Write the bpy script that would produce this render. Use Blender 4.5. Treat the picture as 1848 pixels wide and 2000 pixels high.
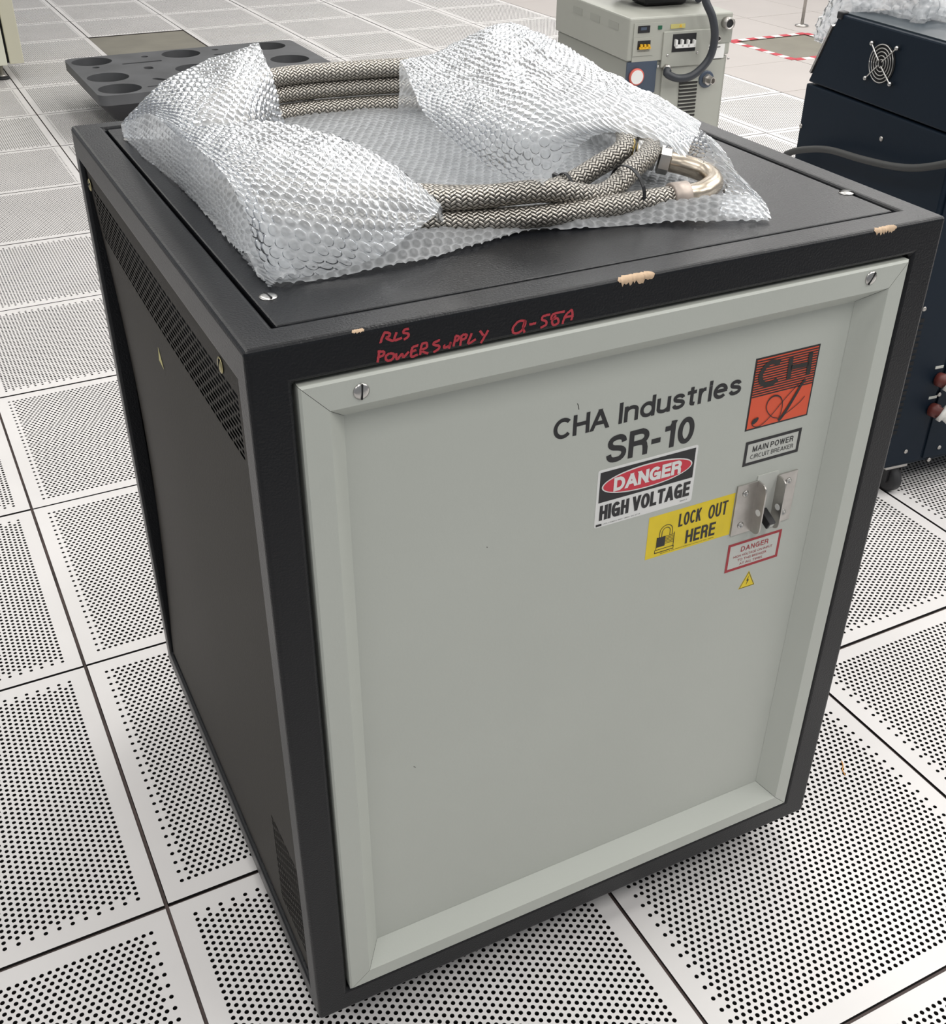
import bpy, math, random
import numpy as np
from mathutils import Vector, Matrix

random.seed(7)
rng = np.random.default_rng(7)
for o in list(bpy.data.objects):
    bpy.data.objects.remove(o, do_unlink=True)
SC = bpy.context.scene
COL = SC.collection

# ------------------------------------------------------------------ camera
IMW, IMH, FPX = 1848.0, 2000.0, 2197.25
CAM = np.array([-0.09601, -1.17405, 1.43166])
YAW, PIT, ROL = 0.479452, -0.582724, 0.008831
_f = np.array([math.sin(YAW) * math.cos(PIT), math.cos(YAW) * math.cos(PIT), math.sin(PIT)])
_r0 = np.array([math.cos(YAW), -math.sin(YAW), 0.0])
_u0 = np.cross(_r0, _f)
_r = math.cos(ROL) * _r0 + math.sin(ROL) * _u0
_u = -math.sin(ROL) * _r0 + math.cos(ROL) * _u0
cd = bpy.data.cameras.new('camera')
cam = bpy.data.objects.new('camera', cd)
COL.objects.link(cam)
cd.sensor_fit = 'HORIZONTAL'
cd.sensor_width = 36.0
cd.lens = 36.0 * FPX / IMW
cd.clip_start = 0.02
cam.matrix_world = Matrix(((_r[0], _u[0], -_f[0], CAM[0]), (_r[1], _u[1], -_f[1], CAM[1]),
                           (_r[2], _u[2], -_f[2], CAM[2]), (0, 0, 0, 1)))
SC.camera = cam

# ------------------------------------------------------------------ world, lights, exposure
w = bpy.data.worlds.new('world')
SC.world = w
w.use_nodes = True
w.node_tree.nodes['Background'].inputs[0].default_value = (0.93, 0.96, 1.0, 1)
w.node_tree.nodes['Background'].inputs[1].default_value = 0.27
SC.view_settings.view_transform = 'Standard'
SC.view_settings.look = 'None'
SC.view_settings.gamma = 1.0
SC.view_settings.exposure = 0.20
SC.view_settings.use_curve_mapping = False
LAMP_W = 21.0
for ix in range(6):
    for iy in range(7):
        lx, ly = -2.0 + ix * 1.83, -1.9 + iy * 1.83
        t = min(1.0, max(0.0, lx / 4.5))
        ld = bpy.data.lights.new('ceiling_lamp', 'AREA')
        ld.shape = 'RECTANGLE'
        ld.size, ld.size_y = 0.6, 1.2
        ld.energy = LAMP_W * (0.52 + 0.55 * t) * ((0.42 if lx < 3 else 0.72) if ly > 2.5 else 1.3 if ly < 0.5 else 1.0)     # the bays on the left are dimmed
        ld.color = (1.0, 0.985, 0.96)
        lo = bpy.data.objects.new('ceiling_lamp', ld)
        lo.location = (lx, ly, 3.0)
        COL.objects.link(lo)


# ------------------------------------------------------------------ helpers: pixels to places
def ray(x, y):
    v = _f * FPX + _r * (x - IMW / 2) - _u * (y - IMH / 2)
    return v / np.linalg.norm(v)


def hit(x, y, P, N):
    v = ray(x, y)
    return CAM + v * (np.dot(np.asarray(P, float) - CAM, N) / np.dot(v, N))


def at_z(x, y, z):
    return hit(x, y, (0, 0, z), np.array([0, 0, 1.0]))


# the main cabinet's own frame: X along its front, Y into it, Z up from its underside
CO = np.array([0.1283, -0.32308, 0.07])
CYAW = -0.00896
CE = np.array([math.cos(CYAW), math.sin(CYAW), 0.0])
CN = np.array([-math.sin(CYAW), math.cos(CYAW), 0.0])
CW, CD, CH = 0.803, 0.7945, 0.9536
LIDZ = CH - 0.002


def loc(q):
    d = np.asarray(q) - CO
    return np.array([d @ CE, d @ CN, d[2]])


def front(x, y, off=0.0215):
    q = loc(hit(x, y, CO + CN * off, CN))
    return q[0], q[2]


def lidp(x, y, z):
    """pixel + height above the lid -> cabinet coordinates"""
    return loc(at_z(x, y, CO[2] + LIDZ + z))


# ------------------------------------------------------------------ helpers: materials
def nodes_of(name):
    m = bpy.data.materials.new(name)
    m.use_nodes = True
    nt = m.node_tree
    return m, nt, nt.nodes['Principled BSDF'], nt.nodes['Material Output']


def mat(name, col, rough=0.5, metal=0.0, bump=0.0, bscale=200.0, var=0.0, vscale=6.0, spec=0.5, coat=0.0):
    m, nt, b, out = nodes_of(name)
    b.inputs['Base Color'].default_value = (*col, 1)
    b.inputs['Roughness'].default_value = rough
    b.inputs['Metallic'].default_value = metal
    b.inputs['Specular IOR Level'].default_value = spec
    b.inputs['Coat Weight'].default_value = coat
    tc = nt.nodes.new('ShaderNodeTexCoord')
    if var:
        n = nt.nodes.new('ShaderNodeTexNoise')
        n.inputs['Scale'].default_value = vscale
        n.inputs['Detail'].default_value = 5
        nt.links.new(tc.outputs['Object'], n.inputs['Vector'])
        r = nt.nodes.new('ShaderNodeValToRGB')
        r.color_ramp.elements[0].color = (*[c * (1 - var) for c in col], 1)
        r.color_ramp.elements[1].color = (*[min(1, c * (1 + var)) for c in col], 1)
        r.color_ramp.elements[0].position = 0.3
        r.color_ramp.elements[1].position = 0.7
        nt.links.new(n.outputs['Fac'], r.inputs['Fac'])
        nt.links.new(r.outputs['Color'], b.inputs['Base Color'])
    if bump:
        n = nt.nodes.new('ShaderNodeTexNoise')
        n.inputs['Scale'].default_value = bscale
        n.inputs['Detail'].default_value = 2
        nt.links.new(tc.outputs['Object'], n.inputs['Vector'])
        bp = nt.nodes.new('ShaderNodeBump')
        bp.inputs['Strength'].default_value = bump
        bp.inputs['Distance'].default_value = 0.001
        nt.links.new(n.outputs['Fac'], bp.inputs['Height'])
        nt.links.new(bp.outputs['Normal'], b.inputs['Normal'])
    return m


M = {}
M['tile'] = mat('tile_enamel', (0.70, 0.68, 0.67), 0.5, var=0.05, vscale=3.0)
M['tile_plain'] = mat('tile_plain', (0.47, 0.435, 0.415), 0.6, var=0.03, vscale=2.0)
M['tile_olive'] = mat('tile_olive', (0.22, 0.205, 0.165), 0.5, var=0.12, vscale=5.0)
M['tile_edge'] = mat('tile_underside', (0.012, 0.011, 0.011), 0.8)
M['stringer'] = mat('stringer_steel', (0.075, 0.052, 0.047), 0.7, var=0.5, vscale=9.0)
M['void'] = mat('subfloor', (0.01, 0.01, 0.01), 0.9)
M['black_coat'] = mat('black_powder_coat', (0.0065, 0.0072, 0.009), 0.33, bump=0.4, bscale=420.0, spec=0.32)
M['side_coat'] = mat('side_panel_coat', (0.036, 0.032, 0.027), 0.6, bump=0.3, bscale=420.0, spec=0.22)
M['inner_black'] = mat('inner_black', (0.006, 0.006, 0.007), 0.8)
M['beige'] = mat('beige_enamel', (0.49, 0.51, 0.465), 0.42, bump=0.08, bscale=300.0, var=0.02, vscale=3.0)
M['print_black'] = mat('print_black', (0.012, 0.012, 0.014), 0.4)
M['print_white'] = mat('print_white', (0.78, 0.78, 0.76), 0.4)
M['print_red'] = mat('print_red', (0.62, 0.03, 0.055), 0.4)
M['dark_red'] = mat('print_dark_red', (0.36, 0.02, 0.03), 0.45)
M['print_yellow'] = mat('print_yellow', (0.80, 0.60, 0.015), 0.45, var=0.06, vscale=40.0)
M['print_orange'] = mat('print_orange', (0.75, 0.095, 0.035), 0.45)
M['label_grey'] = mat('label_grey', (0.55, 0.56, 0.52), 0.35)
M['marker'] = mat('red_marker', (0.42, 0.035, 0.05), 0.6)
M['chip'] = mat('bare_filler', (0.50, 0.36, 0.24), 0.8, var=0.15, vscale=120.0)
M['steel'] = mat('stainless', (0.55, 0.54, 0.52), 0.28, metal=1.0, var=0.12, vscale=25.0)
M['brushed'] = mat('brushed_plate', (0.50, 0.48, 0.455), 0.34, metal=0.9, var=0.1, vscale=60.0)
M['warm_steel'] = mat('tarnished_steel', (0.60, 0.52, 0.42), 0.26, metal=1.0, var=0.25, vscale=30.0)
M['ferrule'] = mat('matte_ferrule', (0.50, 0.43, 0.38), 0.5, metal=0.7, var=0.1, vscale=40.0)
M['brass'] = mat('brass', (0.62, 0.47, 0.16), 0.3, metal=1.0)
M['yellowzinc'] = mat('yellow_zinc_screw', (0.45, 0.40, 0.22), 0.35, metal=1.0)
M['black_plastic'] = mat('black_plastic', (0.012, 0.012, 0.014), 0.4)
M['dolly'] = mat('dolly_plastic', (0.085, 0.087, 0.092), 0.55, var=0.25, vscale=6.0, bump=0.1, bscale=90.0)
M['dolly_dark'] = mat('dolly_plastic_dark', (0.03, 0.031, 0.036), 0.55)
M['rubber'] = mat('rubber', (0.02, 0.02, 0.022), 0.6)
M['cable'] = mat('cable_rubber', (0.03, 0.034, 0.042), 0.45)
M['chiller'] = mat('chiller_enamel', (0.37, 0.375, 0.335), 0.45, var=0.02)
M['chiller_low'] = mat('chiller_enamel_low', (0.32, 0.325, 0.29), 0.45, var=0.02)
M['slot_dark'] = mat('slot_dark', (0.03, 0.028, 0.026), 0.7)
M['navy_grey'] = mat('gauge_panel', (0.055, 0.075, 0.11), 0.4)
M['green'] = mat('green_lens', (0.01, 0.10, 0.05), 0.3)
M['amber'] = mat('amber_toggle', (0.75, 0.42, 0.02), 0.4)
M['gauge_red'] = mat('gauge_red', (0.6, 0.12, 0.09), 0.4)
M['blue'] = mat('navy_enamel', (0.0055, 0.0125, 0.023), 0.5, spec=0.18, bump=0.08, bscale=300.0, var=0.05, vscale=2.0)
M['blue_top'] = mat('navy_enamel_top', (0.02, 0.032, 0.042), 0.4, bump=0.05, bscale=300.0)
M['grey_rubber'] = mat('grey_rubber', (0.045, 0.046, 0.045), 0.65)
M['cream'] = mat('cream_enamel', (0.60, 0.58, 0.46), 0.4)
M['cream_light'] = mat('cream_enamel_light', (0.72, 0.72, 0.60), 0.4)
M['tape_white'] = mat('tape_white', (0.82, 0.79, 0.77), 0.4)
M['tape_red'] = mat('tape_red', (0.55, 0.05, 0.07), 0.4)
M['white_plastic'] = mat('white_plastic', (0.75, 0.74, 0.70), 0.35)
M['red_brown'] = mat('red_brown_fitting', (0.12, 0.025, 0.02), 0.5)
M['yellow_tri'] = mat('pale_yellow', (0.50, 0.45, 0.16), 0.5)


def braid_material():
    m, nt, b, out = nodes_of('braided_steel')
    N = nt.nodes

    def mth(op, a, bb=None):
        n = N.new('ShaderNodeMath')
        n.operation = op
        for i, v in enumerate((a, bb)):
            if v is None:
                continue
            if isinstance(v, (int, float)):
                n.inputs[i].default_value = v
            else:
                nt.links.new(v, n.inputs[i])
        return n.outputs[0]
    uv = N.new('ShaderNodeUVMap')
    sp = N.new('ShaderNodeSeparateXYZ')
    nt.links.new(uv.outputs['UV'], sp.inputs[0])
    x, y = sp.outputs['X'], sp.outputs['Y']
    A, B = mth('ADD', x, y), mth('SUBTRACT', x, y)
    fa, fb = mth('FRACT', A), mth('FRACT', B)
    ia, ib = mth('FLOOR', A), mth('FLOOR', B)
    md = mth('FLOORED_MODULO', mth('ADD', ia, ib), 4.0)          # two-over-two braid
    par = mth('GREATER_THAN', md, 1.5)
    sa, sb = mth('SINE', mth('MULTIPLY', fa, math.pi)), mth('SINE', mth('MULTIPLY', fb, math.pi))
    la = mth('SINE', mth('MULTIPLY', mth('ADD', md, fb), math.pi / 2))
    lb = mth('SINE', mth('MULTIPLY', mth('ADD', mth('SUBTRACT', md, 2.0), fa), math.pi / 2))
    ha = mth('MULTIPLY', mth('POWER', sa, 0.6), mth('ADD', mth('MULTIPLY', la, 0.55), 0.45))
    hb = mth('MULTIPLY', mth('POWER', sb, 0.6), mth('ADD', mth('MULTIPLY', lb, 0.55), 0.45))
    mix = N.new('ShaderNodeMix')
    mix.data_type = 'FLOAT'
    nt.links.new(par, mix.inputs['Factor'])
    nt.links.new(ha, mix.inputs['A'])
    nt.links.new(hb, mix.inputs['B'])
    h = mix.outputs['Result']
    r = N.new('ShaderNodeValToRGB')
    e = r.color_ramp.elements
    e[0].position, e[0].color = 0.30, (0.03, 0.026, 0.022, 1)  # dark gaps between strands, with groove shade put into the colour
    e[1].position, e[1].color = 0.72, (0.56, 0.525, 0.47, 1)
    nt.links.new(h, r.inputs['Fac'])
    nt.links.new(r.outputs['Color'], b.inputs['Base Color'])
    bp = N.new('ShaderNodeBump')
    bp.inputs['Strength'].default_value = 1.0
    bp.inputs['Distance'].default_value = 0.0013
    nt.links.new(h, bp.inputs['Height'])
    nt.links.new(bp.outputs['Normal'], b.inputs['Normal'])
    b.inputs['Metallic'].default_value = 0.85
    b.inputs['Roughness'].default_value = 0.33
    return m


M['braid'] = braid_material()


def wrap_material(name, clear, tint=(0.93, 0.95, 0.97)):
    """thin clear film: bubble caps are clear, their walls and the seams between them whitened in place of edge refraction"""
    m, nt, b, out = nodes_of(name)
    N = nt.nodes
    N.remove(b)
    tr = N.new('ShaderNodeBsdfTransparent')
    tr.inputs[0].default_value = (0.97, 0.98, 0.99, 1)
    df = N.new('ShaderNodeBsdfDiffuse')
    df.inputs[0].default_value = (*tint, 1)
    tl = N.new('ShaderNodeBsdfTranslucent')
    tl.inputs[0].default_value = (*tint, 1)
    gl = N.new('ShaderNodeBsdfGlossy')
    gl.inputs['Roughness'].default_value = 0.22
    gl.inputs['Color'].default_value = (0.80, 0.82, 0.85, 1)
    a = N.new('ShaderNodeMixShader')
    a.inputs[0].default_value = 0.5
    nt.links.new(df.outputs[0], a.inputs[1])
    nt.links.new(tl.outputs[0], a.inputs[2])
    at = N.new('ShaderNodeAttribute')
    at.attribute_name = 'seam'
    mp = N.new('ShaderNodeMapRange')
    mp.inputs['From Min'].default_value = 0.0
    mp.inputs['From Max'].default_value = 1.0
    mp.inputs['To Min'].default_value = 1.0 - clear
    mp.inputs['To Max'].default_value = 0.66  # whitening from light refracted at bubble edges, put into the opacity
    nt.links.new(at.outputs['Fac'], mp.inputs['Value'])
    lw = N.new('ShaderNodeLayerWeight')
    lw.inputs[0].default_value = 0.30
    mx = N.new('ShaderNodeMath')
    mx.operation = 'MAXIMUM'
    nt.links.new(mp.outputs['Result'], mx.inputs[0])
    mu = N.new('ShaderNodeMath')
    mu.operation = 'MULTIPLY'
    mu.inputs[1].default_value = 0.75
    nt.links.new(lw.outputs['Facing'], mu.inputs[0])
    nt.links.new(mu.outputs[0], mx.inputs[1])
    c = N.new('ShaderNodeMixShader')
    nt.links.new(mx.outputs[0], c.inputs[0])
    nt.links.new(tr.outputs[0], c.inputs[1])
    nt.links.new(a.outputs[0], c.inputs[2])
    fr = N.new('ShaderNodeFresnel')
    fr.inputs[0].default_value = 1.2
    d = N.new('ShaderNodeMixShader')
    nt.links.new(fr.outputs[0], d.inputs[0])
    nt.links.new(c.outputs[0], d.inputs[1])
    nt.links.new(gl.outputs[0], d.inputs[2])
    nt.links.new(d.outputs[0], out.inputs['Surface'])
    return m


M['wrap'] = wrap_material('bubble_film', 0.60, (0.90, 0.915, 0.93))


# ------------------------------------------------------------------ helpers: objects and meshes
def tag(o, label=None, cat=None, group=None, kind=None):
    if label:
        o['label'] = label
    if cat:
        o['category'] = cat
    if group:
        o['group'] = group
    if kind:
        o['kind'] = kind
    return o


def empty(name, loc_, rz=0.0):
    o = bpy.data.objects.new(name, None)
    o.empty_display_size = 0.05
    o.location = loc_
    o.rotation_euler = (0, 0, rz)
    COL.objects.link(o)
    return o


def link(name, me, parent=None, label=None):
    o = bpy.data.objects.new(name, me)
    COL.objects.link(o)
    if parent is not None:
        o.parent = parent
    if label:
        o['label'] = label
    return o


def bevel(o, w_, seg=2):
    md = o.modifiers.new('bevel', 'BEVEL')
    md.width = w_
    md.segments = seg
    md.limit_method = 'ANGLE'
    md.angle_limit = math.radians(40)
    return o


class MB:
    def __init__(self):
        self.v, self.f, self.m, self.sm = [], [], [], []

    def add(self, vs, fs, mi=0, smooth=False):
        n = len(self.v)
        self.v.extend([tuple(map(float, q)) for q in vs])
        for q in fs:
            self.f.append(tuple(n + i for i in q))
            self.m.append(mi)
            self.sm.append(smooth)
        return self

    def box(self, x0, x1, y0, y1, z0, z1, mi=0):
        vs = [(x, y, z) for z in (z0, z1) for y in (y0, y1) for x in (x0, x1)]
        return self.add(vs, [(0, 2, 3, 1), (4, 5, 7, 6), (0, 1, 5, 4), (2, 6, 7, 3), (0, 4, 6, 2), (1, 3, 7, 5)], mi)

    def obox(self, c, ax, ay, az, mi=0):
        c, ax, ay, az = map(np.asarray, (c, ax, ay, az))
        vs = [c + i * ax + j * ay + k * az for k in (-1, 1) for j in (-1, 1) for i in (-1, 1)]
        return self.add(vs, [(0, 2, 3, 1), (4, 5, 7, 6), (0, 1, 5, 4), (2, 6, 7, 3), (0, 4, 6, 2), (1, 3, 7, 5)], mi)

    def prism(self, poly, d, mi=0):
        """poly: list of 3D points; d: extrusion vector"""
        n = len(poly)
        p = [np.asarray(q, float) for q in poly]
        vs = p + [q + np.asarray(d, float) for q in p]
        fs = [tuple(reversed(range(n))), tuple(range(n, 2 * n))]
        fs += [(i, (i + 1) % n, n + (i + 1) % n, n + i) for i in range(n)]
        return self.add(vs, fs, mi)

    def lathe(self, c, axis, prof, n=24, mi=0, smooth=True):
        """prof: list of (radius, height along axis)"""
        a = np.asarray(axis, float)
        a /= np.linalg.norm(a)
        t = np.array([1.0, 0, 0]) if abs(a[0]) < 0.8 else np.array([0, 1.0, 0])
        e1 = np.cross(a, t)
        e1 /= np.linalg.norm(e1)
        e2 = np.cross(a, e1)
        vs, fs = [], []
        for r_, h in prof:
            for k in range(n):
                th = 2 * math.pi * k / n
                vs.append(np.asarray(c) + a * h + (e1 * math.cos(th) + e2 * math.sin(th)) * max(r_, 1e-5))
        for i in range(len(prof) - 1):
            for k in range(n):
                k2 = (k + 1) % n
                fs.append((i * n + k, i * n + k2, (i + 1) * n + k2, (i + 1) * n + k))
        fs.append(tuple(reversed(range(n))))
        fs.append(tuple(range((len(prof) - 1) * n, len(prof) * n)))
        return self.add(vs, fs, mi, smooth)

    def build(self, name, mats, parent=None, label=None, bev=0.0, seg=2):
        me = bpy.data.meshes.new(name)
        me.from_pydata(self.v, [], self.f)
        if not isinstance(mats, (list, tuple)):
            mats = [mats]
        for q in mats:
            me.materials.append(q if not isinstance(q, str) else M[q])
        me.polygons.foreach_set('material_index', self.m)
        me.polygons.foreach_set('use_smooth', self.sm)
        me.update()
        o = link(name, me, parent, label)
        if bev:
            bevel(o, bev, seg)
        return o


def fork(x, y, i, o, d, z0, z1):
    """inverted U of sheet metal astride a wheel"""
    t = .004
    prof = [(x - o, z0), (x - o, z1), (x + o, z1), (x + o, z0), (x + i, z0), (x + i, z1 - t), (x - i, z1 - t), (x - i, z0)]
    mb = MB()
    n = len(prof)
    mb.add([(a, y - d, b) for a, b in prof] + [(a, y + d, b) for a, b in prof],
           [(0, 1, 6, 7), (1, 2, 5, 6), (2, 3, 4, 5), (15, 14, 9, 8), (14, 13, 10, 9), (13, 12, 11, 10)] + [(k, n + k, n + (k + 1) % n, (k + 1) % n) for k in range(n)])
    return mb


def catmull(P, k):
    """resample a control array P (n, ...) along axis 0 to k points"""
    P = np.asarray(P, float)
    n = len(P)
    t = np.linspace(0, n - 1, k)
    i = np.clip(np.floor(t).astype(int), 0, n - 2)
    f = (t - i).reshape((-1,) + (1,) * (P.ndim - 1))
    Pe = np.concatenate([[2 * P[0] - P[1]], P, [2 * P[-1] - P[-2]]])
    p0, p1, p2, p3 = Pe[i], Pe[i + 1], Pe[i + 2], Pe[i + 3]
    return 0.5 * ((2 * p1) + (-p0 + p2) * f + (2 * p0 - 5 * p1 + 4 * p2 - p3) * f ** 2 + (-p0 + 3 * p1 - 3 * p2 + p3) * f ** 3)


def tube_mesh(name, pts, rad, n=24, mats='rubber', uvscale=None, smooth=True, closed=False):
    """sweep a circle along pts (k,3); rad scalar or (k,)"""
    P = np.asarray(pts, float)
    k = len(P)
    rad = np.broadcast_to(np.asarray(rad, float), (k,))
    T = np.gradient(P, axis=0)
    T /= np.linalg.norm(T, axis=1)[:, None]
    nrm = np.cross(T[0], [0, 0, 1.0])
    if np.linalg.norm(nrm) < 1e-3:
        nrm = np.cross(T[0], [0, 1.0, 0])
    nrm /= np.linalg.norm(nrm)
    V = np.zeros((k, n, 3))
    th = np.linspace(0, 2 * math.pi, n, endpoint=False)
    for i in range(k):
        nrm = nrm - T[i] * (nrm @ T[i])
        nrm /= np.linalg.norm(nrm)
        bn = np.cross(T[i], nrm)
        V[i] = P[i] + rad[i] * (np.cos(th)[:, None] * nrm + np.sin(th)[:, None] * bn)
    i, j = np.meshgrid(np.arange(k - 1), np.arange(n), indexing='ij')
    j2 = (j + 1) % n
    F = np.stack([i * n + j, i * n + j2, (i + 1) * n + j2, (i + 1) * n + j], -1).reshape(-1, 4)
    faces = [tuple(q) for q in F.tolist()]
    faces += [tuple(reversed(range(n))), tuple(range((k - 1) * n, k * n))]
    me = bpy.data.meshes.new(name)
    me.from_pydata(V.reshape(-1, 3).tolist(), [], faces)
    me.polygons.foreach_set('use_smooth', [smooth] * (len(faces) - 2) + [False, False])
    me.materials.append(M[mats])
    if uvscale:
        s = np.concatenate([[0], np.cumsum(np.linalg.norm(np.diff(P, axis=0), axis=1))]) / uvscale[0]
        jj = j.reshape(-1)
        ii = i.reshape(-1)
        U = np.stack([s[ii], s[ii], s[ii + 1], s[ii + 1]], -1)
        Wv = np.stack([jj, jj + 1, jj + 1, jj], -1) / n * uvscale[1]
        uv = np.stack([U, Wv], -1).reshape(-1, 2)
        uv = np.concatenate([uv, np.zeros((2 * n, 2))])
        lay = me.uv_layers.new(name='UVMap')
        lay.data.foreach_set('uv', uv.reshape(-1).astype(np.float32))
    me.update()
    return me


def grid_mesh(name, V, mats, smooth=True):
    """V (a,b,3)"""
    a, b_ = V.shape[:2]
    i, j = np.meshgrid(np.arange(a - 1), np.arange(b_ - 1), indexing='ij')
    F = np.stack([i * b_ + j, i * b_ + j + 1, (i + 1) * b_ + j + 1, (i + 1) * b_ + j], -1).reshape(-1, 4)
    return raw_mesh(name, V.reshape(-1, 3), F, mats, smooth)


def raw_mesh(name, V, F, mats, smooth=True):
    me = bpy.data.meshes.new(name)
    V = np.asarray(V, np.float32)
    F = np.asarray(F, np.int32)
    k = F.shape[1]
    me.vertices.add(len(V))
    me.vertices.foreach_set('co', V.reshape(-1))
    me.loops.add(F.size)
    me.loops.foreach_set('vertex_index', F.reshape(-1))
    me.polygons.add(len(F))
    me.polygons.foreach_set('loop_start', np.arange(len(F), dtype=np.int32) * k)
    me.polygons.foreach_set('loop_total', np.full(len(F), k, np.int32))
    me.polygons.foreach_set('use_smooth', np.full(len(F), smooth, bool))
    if not isinstance(mats, (list, tuple)):
        mats = [mats]
    for q in mats:
        me.materials.append(M[q])
    me.update(calc_edges=True)
    me.validate()
    return me


def text_mesh(s, bold=0.0, name='lettering', shear=0.0):
    cu = bpy.data.curves.new('t', 'FONT')
    cu.body = s
    cu.size = 1.0
    cu.offset = bold
    cu.extrude = 0.0
    cu.shear = shear
    cu.resolution_u = 6
    to = bpy.data.objects.new('t', cu)
    COL.objects.link(to)
    dg = bpy.context.evaluated_depsgraph_get()
    me = bpy.data.meshes.new_from_object(to.evaluated_get(dg))
    bpy.data.objects.remove(to, do_unlink=True)
    bpy.data.curves.remove(cu)
    me.name = name
    return me


def text_on(s, x0, x1, z0, z1, y, material, parent, name='lettering', bold=0.0, thick=0.0003):
    """letters filling the box x0..x1, z0..z1 on a plane facing -Y in the parent's frame (z0 = bottom of the ink)"""
    me = text_mesh(s, bold, name)
    n = len(me.vertices)
    co = np.zeros(n * 3, np.float32)
    me.vertices.foreach_get('co', co)
    co = co.reshape(-1, 3)
    lo, hi = co.min(0), co.max(0)
    u = (co[:, 0] - lo[0]) / (hi[0] - lo[0])
    v = (co[:, 1] - lo[1]) / (hi[1] - lo[1])
    out = np.stack([x0 + u * (x1 - x0), np.full(n, y), z0 + v * (z1 - z0)], -1)
    me.vertices.foreach_set('co', out.astype(np.float32).reshape(-1))
    me.materials.clear()
    me.materials.append(M[material])
    me.update()
    return link(name, me, parent)


def _arc(cx, cy, rx, ry, a0, a1, n=18):
    return [(cx + rx * math.cos(math.radians(a0 + (a1 - a0) * k / (n - 1))), cy + ry * math.sin(math.radians(a0 + (a1 - a0) * k / (n - 1)))) for k in range(n)]


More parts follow.
